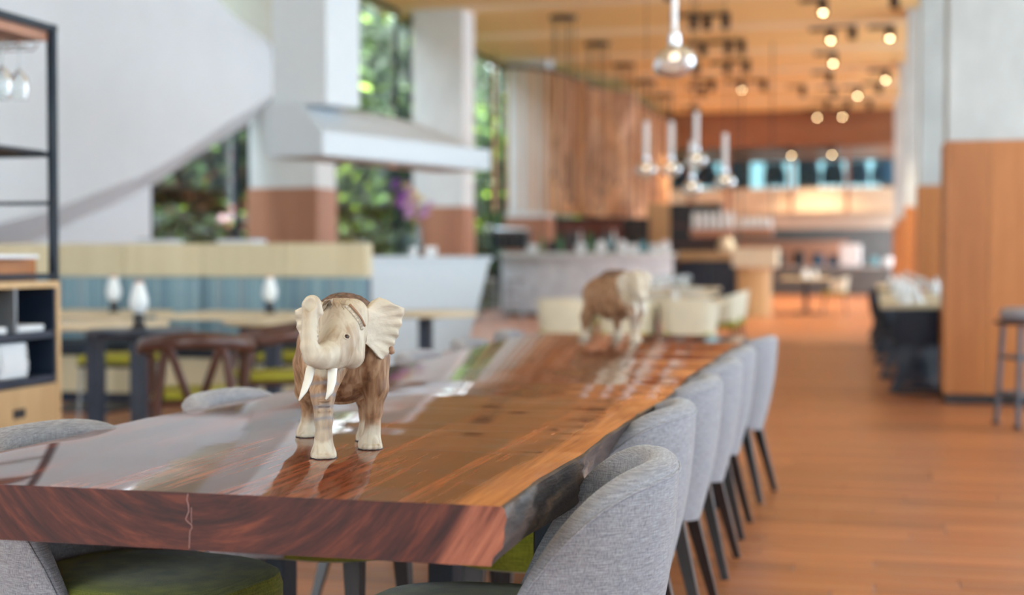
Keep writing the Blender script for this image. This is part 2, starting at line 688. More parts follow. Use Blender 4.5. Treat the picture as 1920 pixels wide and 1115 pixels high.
b = MB()
b.grid(sweep_fn, 61, 13)
struct(b.build('wall_left', M_WHITE, smooth=True))
b = MB()
b.prism([(2.2, 0), (15.25, 0), (15.25, 2.10), (14.5, 1.85), (13.5, 1.60), (12.5, 1.38), (11.4, 1.20), (9.0, 0.80), (6.0, 0.48), (2.2, 0.28)], 'x', -8.5, -8.25)
struct(b.build('trim_2', M_WHITE))

# beige downstand between the sweeping wall and the first pillar
b = MB()
b.prism([(-8.6, 4.05), (-7.0, 3.82), (-7.0, 5.6), (-8.6, 5.6)], 'y', 17.0, 17.35)
struct(b.build('trim_3', plain('beige_plaster', (0.60, 0.58, 0.50), 0.7, var=0.03)))

# ground outside
b = MB()
b.box(-60, XL - 0.02, -40, 90, -0.3, -0.12)
struct(b.build('garden_ground', plain('lawn', (0.10, 0.15, 0.05), 0.9, var=0.4, scale=3)))
bpy.data.objects['garden_ground'].name = 'floor_lawn'
b = MB()
b.box(XR + 0.02, 60, -40, 90, -0.3, -0.12)
b.box(XL, XR, -40, YB - 0.02, -0.3, -0.12)
struct(b.build('floor_bounce_terrace', plain('bounce_paving', (0.53, 0.56, 0.59), 0.8, var=0.1, scale=2)))  # unseen ground made pale to bounce neutral light onto the ceiling


# ------------------------------------------------------------------ the long slab table
def slab_top_mat():
    m, n, l, b = new_mat('lacquered_suar_top')
    t = n.new('ShaderNodeTexCoord')
    mp = n.new('ShaderNodeMapping')
    mp.inputs['Scale'].default_value = (1, 0.055, 1)
    mp.inputs['Rotation'].default_value = (0, 0, math.radians(1.5))
    l.new(t.outputs['Object'], mp.inputs[0])
    g = n.new('ShaderNodeTexNoise')
    g.inputs['Scale'].default_value = 11
    g.inputs['Detail'].default_value = 9
    g.inputs['Roughness'].default_value = 0.62
    g.inputs['Distortion'].default_value = 0.7
    l.new(mp.outputs[0], g.inputs['Vector'])
    gf = n.new('ShaderNodeTexNoise')
    gf.inputs['Scale'].default_value = 95
    gf.inputs['Detail'].default_value = 4
    l.new(mp.outputs[0], gf.inputs['Vector'])
    mx = n.new('ShaderNodeMix')
    mx.data_type = 'FLOAT'
    mx.inputs[0].default_value = 0.3
    l.new(g.outputs['Fac'], mx.inputs[2])
    l.new(gf.outputs['Fac'], mx.inputs[3])
    r = n.new('ShaderNodeValToRGB')
    e = r.color_ramp.elements
    e[0].position, e[0].color = 0.39, (0.040, 0.010, 0.006, 1)
    e[1].position, e[1].color = 0.62, (0.36, 0.088, 0.024, 1)
    k = e.new(0.5)
    k.color = (0.13, 0.025, 0.009, 1)
    l.new(mx.outputs[0], r.inputs[0])
    # pale orange sapwood in a band beside the barked edge
    s = n.new('ShaderNodeSeparateXYZ')
    l.new(t.outputs['Object'], s.inputs[0])
    ad = n.new('ShaderNodeMath')
    ad.operation = 'MULTIPLY_ADD'
    ad.inputs[1].default_value = 0.16
    l.new(g.outputs['Fac'], ad.inputs[0])
    l.new(s.outputs['X'], ad.inputs[2])
    rs = n.new('ShaderNodeMapRange')
    rs.interpolation_type = 'SMOOTHSTEP'
    rs.inputs['From Min'].default_value = 0.545
    rs.inputs['From Max'].default_value = 0.61
    l.new(ad.outputs[0], rs.inputs['Value'])
    r2 = n.new('ShaderNodeValToRGB')
    r2.color_ramp.elements[0].position = 0.35
    r2.color_ramp.elements[0].color = (0.36, 0.105, 0.028, 1)
    r2.color_ramp.elements[1].position = 0.65
    r2.color_ramp.elements[1].color = (0.74, 0.28, 0.085, 1)
    l.new(mx.outputs[0], r2.inputs[0])
    m2 = n.new('ShaderNodeMix')
    m2.data_type = 'RGBA'
    l.new(rs.outputs[0], m2.inputs[0])
    l.new(r.outputs[0], m2.inputs[6])
    l.new(r2.outputs[0], m2.inputs[7])
    l.new(m2.outputs[2], b.inputs['Base Color'])
    b.inputs['Roughness'].default_value = 0.4
    b.inputs['Specular IOR Level'].default_value = 0.05
    b.inputs['Coat Weight'].default_value = 1.0
    b.inputs['Coat Roughness'].default_value = 0.045
    b.inputs['Coat IOR'].default_value = 1.55
    bp = n.new('ShaderNodeBump')
    bp.inputs['Strength'].default_value = 0.0015
    bp.inputs['Distance'].default_value = 0.002
    l.new(gf.outputs['Fac'], bp.inputs['Height'])
    l.new(bp.outputs[0], b.inputs['Coat Normal'])
    return m


def slab_end_mat():
    """sawn end: growth rings dipping in the middle, redder sapwood at the barked corner"""
    m, n, l, b = new_mat('sawn_end_grain')
    t = n.new('ShaderNodeTexCoord')
    s = n.new('ShaderNodeSeparateXYZ')
    l.new(t.outputs['Object'], s.inputs[0])

    def mth(op, a, c=0.0):
        q = n.new('ShaderNodeMath')
        q.operation = op
        for i, x in enumerate((a, c)):
            if isinstance(x, (int, float)):
                q.inputs[i].default_value = x
            else:
                l.new(x, q.inputs[i])
        return q.outputs[0]
    dx = mth('ADD', s.outputs['X'], -0.03)
    dz = mth('SUBTRACT', s.outputs['Z'], 1.02)
    rad = mth('SQRT', mth('ADD', mth('MULTIPLY', dx, dx), mth('MULTIPLY', dz, dz)))
    ang = mth('ARCTAN2', dx, dz)
    cv = n.new('ShaderNodeCombineXYZ')
    l.new(mth('MULTIPLY', rad, 48.0), cv.inputs[0])
    l.new(mth('MULTIPLY', ang, 2.2), cv.inputs[1])
    g = n.new('ShaderNodeTexNoise')
    g.inputs['Scale'].default_value = 1.0
    g.inputs['Detail'].default_value = 9
    g.inputs['Roughness'].default_value = 0.72
    g.inputs['Distortion'].default_value = 0.25
    l.new(cv.outputs[0], g.inputs['Vector'])
    r = n.new('ShaderNodeValToRGB')
    e = r.color_ramp.elements
    e[0].position, e[0].color = 0.33, (0.022, 0.0095, 0.0105, 1)
    e[1].position, e[1].color = 0.72, (0.19, 0.050, 0.026, 1)
    k = e.new(0.52)
    k.color = (0.078, 0.021, 0.016, 1)
    l.new(g.outputs['Fac'], r.inputs[0])
    rs = n.new('ShaderNodeMapRange')
    rs.interpolation_type = 'SMOOTHSTEP'
    rs.inputs['From Min'].default_value = 0.50
    rs.inputs['From Max'].default_value = 0.55
    l.new(mth('SUBTRACT', s.outputs['X'], mth('MULTIPLY', s.outputs['Z'], 0.55)), rs.inputs['Value'])
    rs.inputs['From Min'].default_value = 0.105
    rs.inputs['From Max'].default_value = 0.125
    r2 = n.new('ShaderNodeValToRGB')
    r2.color_ramp.elements[0].position = 0.35
    r2.color_ramp.elements[0].color = (0.16, 0.045, 0.028, 1)
    r2.color_ramp.elements[1].position = 0.65
    r2.color_ramp.elements[1].color = (0.44, 0.15, 0.085, 1)
    l.new(g.outputs['Fac'], r2.inputs[0])
    m2 = n.new('ShaderNodeMix')
    m2.data_type = 'RGBA'
    l.new(rs.outputs[0], m2.inputs[0])
    l.new(r.outputs[0], m2.inputs[6])
    l.new(r2.outputs[0], m2.inputs[7])
    l.new(m2.outputs[2], b.inputs['Base Color'])
    b.inputs['Roughness'].default_value = 0.5
    b.inputs['Specular IOR Level'].default_value = 0.3
    return m


def bark_mat():
    m, n, l, b = new_mat('barked_edge')
    t = n.new('ShaderNodeTexCoord')
    mp = n.new('ShaderNodeMapping')
    mp.inputs['Scale'].default_value = (1, 0.35, 1.6)
    l.new(t.outputs['Object'], mp.inputs[0])
    g = n.new('ShaderNodeTexNoise')
    g.inputs['Scale'].default_value = 9
    g.inputs['Detail'].default_value = 10
    g.inputs['Distortion'].default_value = 1.5
    l.new(mp.outputs[0], g.inputs['Vector'])
    r = n.new('ShaderNodeValToRGB')
    e = r.color_ramp.elements
    e[0].position, e[0].color = 0.36, (0.022, 0.017, 0.017, 1)
    e[1].position, e[1].color = 0.74, (0.24, 0.135, 0.075, 1)
    k = e.new(0.56)
    k.color = (0.075, 0.052, 0.042, 1)
    l.new(g.outputs['Fac'], r.inputs[0])
    l.new(r.outputs[0], b.inputs['Base Color'])
    b.inputs['Roughness'].default_value = 0.55
    b.inputs['Coat Weight'].default_value = 0.05
    b.inputs['Coat Roughness'].default_value = 0.2
    n2 = n.new('ShaderNodeTexNoise')
    n2.inputs['Scale'].default_value = 60
    n2.inputs['Detail'].default_value = 6
    l.new(mp.outputs[0], n2.inputs['Vector'])
    bp = n.new('ShaderNodeBump')
    bp.inputs['Strength'].default_value = 0.5
    bp.inputs['Distance'].default_value = 0.006
    l.new(n2.outputs['Fac'], bp.inputs['Height'])
    l.new(bp.outputs[0], b.inputs['Normal'])
    return m


TX, TY0, TY1, TZ = -1.16, 2.215, 7.45, 0.75
TABLE = thing('slab_table', 'long reddish-brown live-edge slab table with glossy top on dark steel legs', 'table', (TX, 0, 0))


def edge_wave(y, sd):
    return 0.014 * math.sin(y * 2.1 + sd) + 0.011 * math.sin(y * 4.7 + sd * 2.3) + 0.006 * math.sin(y * 11.3 + sd * 1.7) + 0.003 * math.sin(y * 27 + sd)


b = MB()
NY = 121
rings = []
for i in range(NY):
    y = TY0 + (TY1 - TY0) * i / (NY - 1)
    fade = 1.0
    xr = float(np.interp(y, [2.2, 3.34, 4.34, 5.0, 5.48, 6.4, 7.45], [0.587, 0.580, 0.585, 0.570, 0.558, 0.556, 0.545])) + edge_wave(y, 0.4) * 0.45
    if y < 2.5:
        xr = 0.587 + (xr - 0.587) * (y - TY0) / 0.285
    under = 0.035 + 0.020 * math.sin(y * 1.7 + 1.0) + 0.010 * math.sin(y * 6.1)
    bulge = 0.010 * math.sin(y * 3.3 + 0.6) + 0.004 * math.sin(y * 14)
    xl = -0.585 - edge_wave(y, 2.2) * 0.9 - 0.02 * max(0, (y - 4.5)) * 0.8
    th = 0.1 + 0.004 * math.sin(y * 2.7)
    ring = [(xl, y, TZ), (xr - 0.006, y, TZ), (xr, y, TZ - 0.004)]
    for q in range(1, 7):
        f = q / 6
        rough = 0.0045 * math.sin(y * 31 + q * 2.1) + 0.003 * math.sin(y * 57 + q * 4.4)
        ring.append((xr - under * f ** 1.3 + bulge * math.sin(PI * f) + rough * (1 if q < 6 else 0), y, TZ - 0.004 - (th - 0.004) * f))
    ring += [(xl + 0.03, y, TZ - th), (xl + 0.004, y, TZ - 0.05), (xl - 0.004, y, TZ - 0.012)]
    rings.append(ring)
K = len(rings[0])
vs = [p for r_ in rings for p in r_]
o = 0
top, side, under_f, left = [], [], [], []
for i in range(NY - 1):
    for j in range(K):
        j2 = (j + 1) % K
        q = (i * K + j, i * K + j2, (i + 1) * K + j2, (i + 1) * K + j)
        (top if j == 0 else side if 1 <= j <= 7 else under_f if j == 8 else left).append(q)
b.v = vs
for lst, mi in ((top, 0), (side, 2), (under_f, 2), (left, 2)):
    for q in lst:
        b.f.append(list(q))
        b.m.append(mi)
b.f.append(list(range(K)))
b.m.append(1)
b.f.append([(NY - 1) * K + j for j in range(K)][::-1])
b.m.append(1)
slab = b.build('tabletop', [slab_top_mat(), slab_end_mat(), bark_mat()], TABLE, smooth=True)
# thin pale crack, filled, down the sawn end
b = MB()
ck = [(-0.128, 0.748), (-0.130, 0.738), (-0.127, 0.728), (-0.1265, 0.718), (-0.1300, 0.710), (-0.1325, 0.704), (-0.1280, 0.6995), (-0.1215, 0.695), (-0.1205, 0.690), (-0.1245, 0.684), (-0.1255, 0.670), (-0.1262, 0.654)]
b.tube([(x + 0.155, TY0 - 0.0002, z) for x, z in ck], 0.0007, 5)
b.tube([(0.0335, TY0 - 0.0002, 0.725), (0.033, TY0 - 0.0002, 0.708), (0.034, TY0 - 0.0002, 0.698)], 0.0005, 5)
b.build('filled_crack', plain('pale_filler', (0.42, 0.24, 0.22), 0.4), slab)
for sx, yy, w, d in ((0.49, 3.0, 0.06, 0.10), (-0.47, 3.05, 0.06, 0.10), (0.03, 3.72, 0.07, 0.10), (-0.47, 3.75, 0.06, 0.10), (0.47, 6.6, 0.06, 0.10), (-0.47, 6.6, 0.06, 0.10)):
    MB().rbox(sx - w / 2, sx + w / 2, yy - d / 2, yy + d / 2, 0.0, 0.64 if sx < 0.4 else 0.645, 0.004, 1).build('leg', M_STEEL, TABLE)
for yy in (3.02, 3.735, 6.6):
    MB().box(-0.5, 0.5, yy - 0.05, yy + 0.05, 0.632, 0.65).build('cross_plate', M_STEEL, TABLE)
MB().box(-0.49, 0.49, 6.55, 6.65, 0.0, 0.012).build('foot_plate', M_STEEL, TABLE)


# ------------------------------------------------------------------ grey tub chairs round the slab table
def tub_chair():
    t = thing('tub_chair', 'grey tub chair', 'chair')
    A = math.radians(99)
    na = 37
    sec = 0

    def section(a):
        f = abs(a) / A
        ca0 = math.cos(a)
        dist = 0.285 * (1 - math.copysign(abs(ca0) ** 0.82, ca0))
        top = max(0.44, 0.778 - 3.35 * dist ** 2)
        bot = 0.325 + 0.04 * f
        th = 0.036 * (1 - 0.45 * f ** 3)
        prof = []

        def ptn(z, off):
            k = (z - 0.32) / 0.46
            rx = 0.215 + 0.065 * k + 0.015 * math.sin(PI * min(1, max(0, k)))
            ry = 0.205 + 0.055 * k
            e = 0.82
            ca, sa = math.cos(a), math.sin(a)
            px = -math.copysign(abs(ca) ** e, ca)
            py = math.copysign(abs(sa) ** e, sa)
            r = 1.0 + off / 0.25
            return (px * rx * r + 0.02, py * ry * r, z)
        n1 = 9
        for i in range(n1):
            prof.append(ptn(bot + (top - th * 0.7 - bot) * i / (n1 - 1), th * 0.85))
        for i in range(1, 6):
            q = PI * i / 6
            prof.append(ptn(top - th * 0.7 + th * 0.7 * math.sin(q), th * 0.85 * math.cos(q)))
        for i in range(n1):
            prof.append(ptn(top - th * 0.7 - (top - th * 0.7 - bot) * i / (n1 - 1), -th * 0.85))
        return prof
    b = MB()
    secs = [section(-A + 2 * A * i / (na - 1)) for i in range(na)]
    K = len(secs[0])
    b.add([p for s in secs for p in s], [(i * K + j, (i + 1) * K + j, (i + 1) * K + (j + 1) % K, i * K + (j + 1) % K) for i in range(na - 1) for j in range(K)]
          + [tuple(range(K)), tuple((na - 1) * K + j for j in range(K))[::-1]])
    bk = b.build('backrest', M_GREY, t, smooth=True)
    # welted seam along the outer rim
    MB().tube([Vector(s[8]) * 1.0 for s in secs], 0.0035, 6).build('piping', M_GREY, bk, smooth='all')
    # thick seat pad
    b = MB()
    n = 40
    prof = [(0.90, 0.355), (0.97, 0.362), (1.0, 0.39), (1.0, 0.435), (0.975, 0.462), (0.9, 0.474), (0.5, 0.478), (0.0, 0.479)]
    vs, fs = [], []
    for i in range(n):
        a = 2 * PI * i / n
        ca, sa = math.cos(a), math.sin(a)
        e = 0.5 if ca > 0 else 0.85
        px = math.copysign(abs(ca) ** e, ca) * (0.325 if ca > 0 else 0.205)
        py = math.copysign(abs(sa) ** 0.62, sa) * (0.228 if ca > 0 else 0.215)
        for s, z in prof:
            vs.append((px * s + 0.02, py * s, z))
    k = len(prof)
    for i in range(n):
        j = (i + 1) % n
        for q in range(k - 1):
            fs.append((i * k + q, j * k + q, j * k + q + 1, i * k + q + 1))
    fs.append([i * k for i in range(n)][::-1])
    b.add(vs, fs)
    b.build('seat', M_OLIVE, t, smooth=True)
    for sy in (-1, 1):
        MB().bar((-0.255, sy * 0.195, 0), (-0.165, sy * 0.150, 0.36), 0.026, 0.046).build('leg', M_LEG, t)
        MB().bar((0.27, sy * 0.190, 0), (0.25, sy * 0.165, 0.36), 0.026, 0.046).build('leg', M_LEG, t)
    return t


CH = tub_chair()
rightc = [(-0.645, 2.67, 188), (-0.735, 3.68, 181), (-0.750, 4.52, 180), (-0.755, 5.31, 179), (-0.765, 6.05, 180), (-0.735, 6.97, 174)]
leftc = [(-1.595, 2.80, -9), (-1.555, 3.68, -3), (-1.55, 4.62, 0), (-1.57, 5.50, -1), (-1.60, 6.38, 0), (-1.62, 7.22, 4)]
used = False
for side_n, lst in (('barked side', rightc), ('banquette side', leftc)):
    for i, (x, y, rz) in enumerate(lst):
        lb = '%s grey tub chair from the cracked table end, on the %s' % (ORD[i], side_n)
        if not used:
            CH.location = (x, y, 0)
            CH.rotation_euler.z = math.radians(rz)
            tag(CH, lb, 'chair', 'grey tub chairs at the slab table')
            used = True
        else:
            dup(CH, (x, y, 0), math.radians(rz), lb, 'grey tub chairs at the slab table')


# ------------------------------------------------------------------ carved elephant
def carve_elephant():
    """solid carving modelled as a distance field (u forward, v to its left, w up), one continuous skin"""
    vs = 0.0021
    lo = np.array([-0.25, -0.135, -0.006])
    hi = np.array([0.275, 0.135, 0.345])
    n = np.ceil((hi - lo) / vs).astype(int)
    D = np.full(n, 0.1, np.float32)

    def block(mn, mx):
        a = np.maximum(((mn - lo) / vs).astype(int), 0)
        c = np.minimum(((mx - lo) / vs).astype(int) + 2, n)
        ax = [lo[i] + vs * np.arange(a[i], c[i], dtype=np.float32) for i in range(3)]
        g = np.meshgrid(*ax, indexing='ij')
        return tuple(slice(a[i], c[i]) for i in range(3)), np.stack(g, -1).astype(np.float32)

    def smin(s, d, k):
        q = D[s]
        h = np.maximum(k - np.abs(q - d), 0) / k
        D[s] = np.minimum(q, d) - h * h * k * 0.25

    def cone(a, ra, c, rb, k=0.012, sc=(1, 1, 1)):
        a, c = np.array(a, float), np.array(c, float)
        m = max(ra, rb) * max(1, *[1 / x for x in sc]) + k + 0.012
        s, P = block(np.minimum(a, c) - m, np.maximum(a, c) + m)
        sc = np.array(sc, np.float32)
        pa, ba = (P - a.astype(np.float32)) * sc, ((c - a) * sc).astype(np.float32)
        h = np.clip((pa @ ba) / max(1e-9, float(ba @ ba)), 0, 1)
        d = np.linalg.norm(pa - h[..., None] * ba, axis=-1) - (ra + (rb - ra) * h)
        smin(s, d, k)

    def chain(pts, k=0.012):
        for p, q in zip(pts, pts[1:]):
            cone(p[:3], p[3], q[:3], q[3], k)

    def ball(c, r, k=0.012, sc=(1, 1, 1)):
        cone(c, r, (c[0] + 1e-4, c[1], c[2]), r, k, sc)

    def dig(c, r, k=0.006, sc=(1, 1, 1)):
        c = np.array(c, float)
        s, P = block(c - r / min(sc) - 0.02, c + r / min(sc) + 0.02)
        d = -(np.linalg.norm((P - c.astype(np.float32)) * np.array(sc, np.float32), axis=-1) - r)
        q = D[s]
        h = np.maximum(k - np.abs(q - d), 0) / k
        D[s] = np.maximum(q, d) + h * h * k * 0.25

    # trunk of the body
    cone((-0.13, 0, 0.205), 0.082, (0.010, 0, 0.208), 0.074, 0.03)
    cone((-0.06, 0, 0.182), 0.090, (0.0, 0, 0.181), 0.084, 0.03)
    cone((-0.10, 0.006, 0.25), 0.058, (0.015, 0.010, 0.258), 0.060, 0.03)
    ball((-0.155, 0, 0.205), 0.070, 0.03)
    cone((0.03, 0, 0.24), 0.066, (0.09, -0.004, 0.255), 0.042, 0.016)
    # skull, twin domes, face, cheek and jaw; the head is turned to its right
    ball((0.112, -0.004, 0.264), 0.043, 0.010)
    ball((0.112, 0.012, 0.287), 0.031, 0.012)
    ball((0.118, -0.030, 0.288), 0.030, 0.012)
    cone((0.122, -0.010, 0.268), 0.043, (0.160, -0.026, 0.228), 0.040, 0.02)
    cone((0.125, 0.004, 0.248), 0.032, (0.143, 0.004, 0.204), 0.0275, 0.010)
    ball((0.150, -0.004, 0.252), 0.020, 0.014)
    cone((0.165, -0.018, 0.203), 0.021, (0.188, -0.04, 0.196), 0.020, 0.014)
    # brow and eye ring
    cone((0.158, -0.022, 0.258), 0.008, (0.150, 0.008, 0.256), 0.006, 0.008)
    # trunk of the face: down, out, and up in a swan-neck
    chain([(0.168, -0.032, 0.226, 0.034), (0.192, -0.045, 0.212, 0.028), (0.212, -0.063, 0.2065, 0.0235), (0.222, -0.080, 0.210, 0.0200),
           (0.224, -0.0885, 0.228, 0.0168), (0.220, -0.0885, 0.25, 0.0150), (0.213, -0.086, 0.272, 0.0148), (0.206, -0.083, 0.290, 0.0162),
           (0.203, -0.080, 0.303, 0.0185), (0.201, -0.080, 0.311, 0.0180)], 0.006)
    cone((0.206, -0.094, 0.310), 0.006, (0.208, -0.065, 0.294), 0.007, 0.006)
    dig((0.2205, -0.0880, 0.3125), 0.0135, 0.002, (1, 1.1, 0.85))
    dig((0.190, -0.006, 0.189), 0.006, 0.003, (0.6, 1, 1.6))
    dig((0.168, 0.022, 0.222), 0.009, 0.008, (1, 1, 0.6))
    dig((0.160, 0.030, 0.262), 0.010, 0.008, (1, 1, 0.6))
    # rings across the trunk
    for i in range(9):
        f = i / 8
        w = 0.214 + 0.072 * f
        v = -0.086 + 0.004 * math.sin(f * 3)
        cone((0.2350 - 0.017 * f, v - 0.011, w), 0.0016, (0.2350 - 0.017 * f, v + 0.011, w + 0.002), 0.0016, 0.004)
    # legs: near fore striding, off fore back, hind pair crossed
    def leg(hip, knee, shin, ankle, foot, rf, toe=0.008):
        chain([hip, knee, shin, ankle], 0.009)
        cone(ankle[:3], ankle[3], (foot[0], foot[1], 0.010), rf, 0.012)
        cone((foot[0] + toe, foot[1], 0.004), rf - 0.003, (foot[0] + toe + 0.001, foot[1], 0.012), rf - 0.008, 0.008)
        for a in (-0.75, -0.25, 0.25, 0.75):
            ball((foot[0] + toe + math.cos(a) * (rf - 0.004), foot[1] + math.sin(a) * (rf - 0.004), 0.006), 0.0062, 0.003)

    leg((0.085, -0.046, 0.185, 0.052), (0.147, -0.054, 0.125, 0.0235), (0.160, -0.054, 0.075, 0.0172), (0.162, -0.0545, 0.042, 0.0152), (0.160, -0.0545), 0.0262)
    leg((0.050, 0.055, 0.190, 0.043), (0.050, 0.066, 0.130, 0.0265), (0.046, 0.062, 0.080, 0.0180), (0.045, 0.060, 0.045, 0.0146), (0.044, 0.055), 0.0258)
    leg((-0.135, -0.046, 0.165, 0.048), (-0.172, -0.056, 0.105, 0.0285), (-0.186, -0.052, 0.066, 0.0165), (-0.189, -0.052, 0.044, 0.0148), (-0.192, -0.057), 0.0245)
    leg((-0.095, 0.046, 0.160, 0.048), (-0.088, 0.062, 0.100, 0.0230), (-0.090, 0.066, 0.060, 0.0162), (-0.090, 0.067, 0.042, 0.0150), (-0.090, 0.066), 0.0255)
    # knee folds
    for w in (0.118, 0.108, 0.098):
        cone((0.1755 - (0.118 - w) * 0.1, -0.066, w - 0.002), 0.002, (0.1755 - (0.118 - w) * 0.1, -0.042, w - 0.002), 0.002, 0.005)
    # girth strap round the belly and the tail
    for i in range(40):
        a = PI * (0.05 + 0.9 * i / 39)
        a2 = PI * (0.05 + 0.9 * (i + 1) / 39)
        q = [(0.0, 0.0905 * math.cos(x), 0.184 - 0.0905 * math.sin(x)) for x in (a, a2)]
        cone(q[0], 0.0035, q[1], 0.0035, 0.003)
    chain([(-0.222, 0.0, 0.235, 0.010), (-0.232, 0.004, 0.20, 0.007), (-0.233, 0.006, 0.15, 0.006), (-0.230, 0.006, 0.12, 0.009)], 0.008)
    # flat soles
    _, W = block(np.array(lo), np.array(lo))
    wz = lo[2] + vs * np.arange(n[2], dtype=np.float32)
    D[:] = np.maximum(D, (0.0015 - wz)[None, None, :])
    import openvdb
    g = openvdb.FloatGrid(0.1)
    g.copyFromArray(D)
    g.transform = openvdb.createLinearTransform(voxelSize=vs)
    pts, quads = g.convertToQuads(0.0)
    pts = np.asarray(pts, np.float64) + lo
    me = bpy.data.meshes.new('body')
    me.from_pydata(pts.tolist(), [], np.asarray(quads).tolist())
    bm = bmesh.new()
    bm.from_mesh(me)
    bmesh.ops.recalc_face_normals(bm, faces=bm.faces[:])
    for _ in range(2):
        bmesh.ops.smooth_vert(bm, verts=[q for q in bm.verts if q.co.z > 0.004], factor=0.4, use_axis_x=True, use_axis_y=True, use_axis_z=True)
    bm.to_mesh(me)
    bm.free()
    me.polygons.foreach_set('use_smooth', [True] * len(me.polygons))
    return me


def elephant_mat():
    """whitewashed head, ears and feet over bare brown suar wood with dark grain"""
    m, n, l, b = new_mat('whitewashed_suar')
    t = n.new('ShaderNodeTexCoord')
    s = n.new('ShaderNodeSeparateXYZ')
    l.new(t.outputs['Object'], s.inputs[0])
    mp = n.new('ShaderNodeMapping')
    mp.inputs['Scale'].default_value = (1, 1, 0.16)
    l.new(t.outputs['Object'], mp.inputs[0])
    g = n.new('ShaderNodeTexNoise')
    g.inputs['Scale'].default_value = 75
    g.inputs['Detail'].default_value = 8
    g.inputs['Distortion'].default_value = 0.45
    l.new(mp.outputs[0], g.inputs['Vector'])
    gr = n.new('ShaderNodeValToRGB')
    e = gr.color_ramp.elements
    e[0].position, e[0].color = 0.30, (0.13, 0.06, 0.03, 1)
    e[1].position, e[1].color = 0.70, (0.48, 0.31, 0.185, 1)
    e2 = gr.color_ramp.elements.new(0.5)
    e2.color = (0.31, 0.165, 0.085, 1)
    l.new(g.outputs['Fac'], gr.inputs[0])
    nz = n.new('ShaderNodeTexNoise')
    nz.inputs['Scale'].default_value = 22
    nz.inputs['Detail'].default_value = 5
    l.new(t.outputs['Object'], nz.inputs['Vector'])
    n3 = n.new('ShaderNodeTexNoise')
    n3.inputs['Scale'].default_value = 30
    n3.inputs['Detail'].default_value = 7
    n3.inputs['Distortion'].default_value = 1.5
    l.new(mp.outputs[0], n3.inputs['Vector'])
    wr = n.new('ShaderNodeValToRGB')
    wr.color_ramp.elements[0].position = 0.28
    wr.color_ramp.elements[0].color = (0.36, 0.25, 0.16, 1)
    wr.color_ramp.elements[1].position = 0.56
    wr.color_ramp.elements[1].color = (0.575, 0.50, 0.385, 1)
    l.new(n3.outputs['Fac'], wr.inputs[0])

    def mapr(src, a, c, t0=0.0, t1=1.0):
        q = n.new('ShaderNodeMapRange')
        q.interpolation_type = 'SMOOTHSTEP'
        q.inputs['From Min'].default_value = a
        q.inputs['From Max'].default_value = c
        q.inputs['To Min'].default_value = t0
        q.inputs['To Max'].default_value = t1
        l.new(src, q.inputs['Value'])
        return q.outputs[0]

    def mth(op, a, c):
        q = n.new('ShaderNodeMath')
        q.operation = op
        for i, x in enumerate((a, c)):
            if isinstance(x, (int, float)):
                q.inputs[i].default_value = x
            else:
                l.new(x, q.inputs[i])
        return q.outputs[0]
    jit = mth('MULTIPLY', mth('SUBTRACT', nz.outputs['Fac'], 0.5), 0.05)
    uu = mth('SUBTRACT', mth('ADD', s.outputs['X'], jit), mth('MULTIPLY', mth('MAXIMUM', mth('SUBTRACT', 0.215, s.outputs['Z']), 0.0), 0.7))
    ww = mth('ADD', s.outputs['Z'], jit)
    head = mth('MULTIPLY', mapr(uu, 0.085, 0.103), mapr(ww, 0.165, 0.180))
    foot = mapr(ww, 0.030, 0.055, 1.0, 0.0)
    fore = mth('MULTIPLY', mapr(s.outputs['X'], 0.12, 0.15), mapr(ww, 0.15, 0.06, 0.0, 0.55))
    mask = mth('MAXIMUM', mth('MAXIMUM', head, foot), fore)
    # grey growth rings on the striding foreleg
    mx = n.new('ShaderNodeMix')
    mx.data_type = 'RGBA'
    l.new(mask, mx.inputs[0])
    l.new(gr.outputs[0], mx.inputs[6])
    l.new(wr.outputs[0], mx.inputs[7])
    wv = n.new('ShaderNodeTexWave')
    wv.wave_type = 'RINGS'
    wv.rings_direction = 'X'
    wv.inputs['Scale'].default_value = 17
    wv.inputs['Distortion'].default_value = 1.0
    wv.inputs['Detail'].default_value = 2
    wv.inputs['Detail Scale'].default_value = 2
    mp2 = n.new('ShaderNodeMapping')
    mp2.inputs['Location'].default_value = (0, 0.052, -0.020)
    mp2.inputs['Scale'].default_value = (1, 1.0, 0.8)
    l.new(t.outputs['Object'], mp2.inputs[0])
    l.new(mp2.outputs[0], wv.inputs['Vector'])
    rk = mth('MULTIPLY', mth('MULTIPLY', mapr(s.outputs['X'], 0.12, 0.145), mth('MULTIPLY', mapr(s.outputs['Z'], 0.17, 0.15), mapr(s.outputs['Z'], 0.05, 0.075))), mth('POWER', wv.outputs['Fac'], 3.0))
    mx2 = n.new('ShaderNodeMix')
    mx2.data_type = 'RGBA'
    mx2.inputs[7].default_value = (0.20, 0.19, 0.20, 1)
    l.new(mth('MULTIPLY', rk, 0.75), mx2.inputs[0])
    l.new(mx.outputs[2], mx2.inputs[6])
    l.new(mx2.outputs[2], b.inputs['Base Color'])
    b.inputs['Roughness'].default_value = 0.5
    b.inputs['Specular IOR Level'].default_value = 0.35
    bp = n.new('ShaderNodeBump')
    bp.inputs['Strength'].default_value = 0.25
    bp.inputs['Distance'].default_value = 0.002
    l.new(g.outputs['Fac'], bp.inputs['Height'])
    l.new(bp.outputs[0], b.inputs['Normal'])
    return m


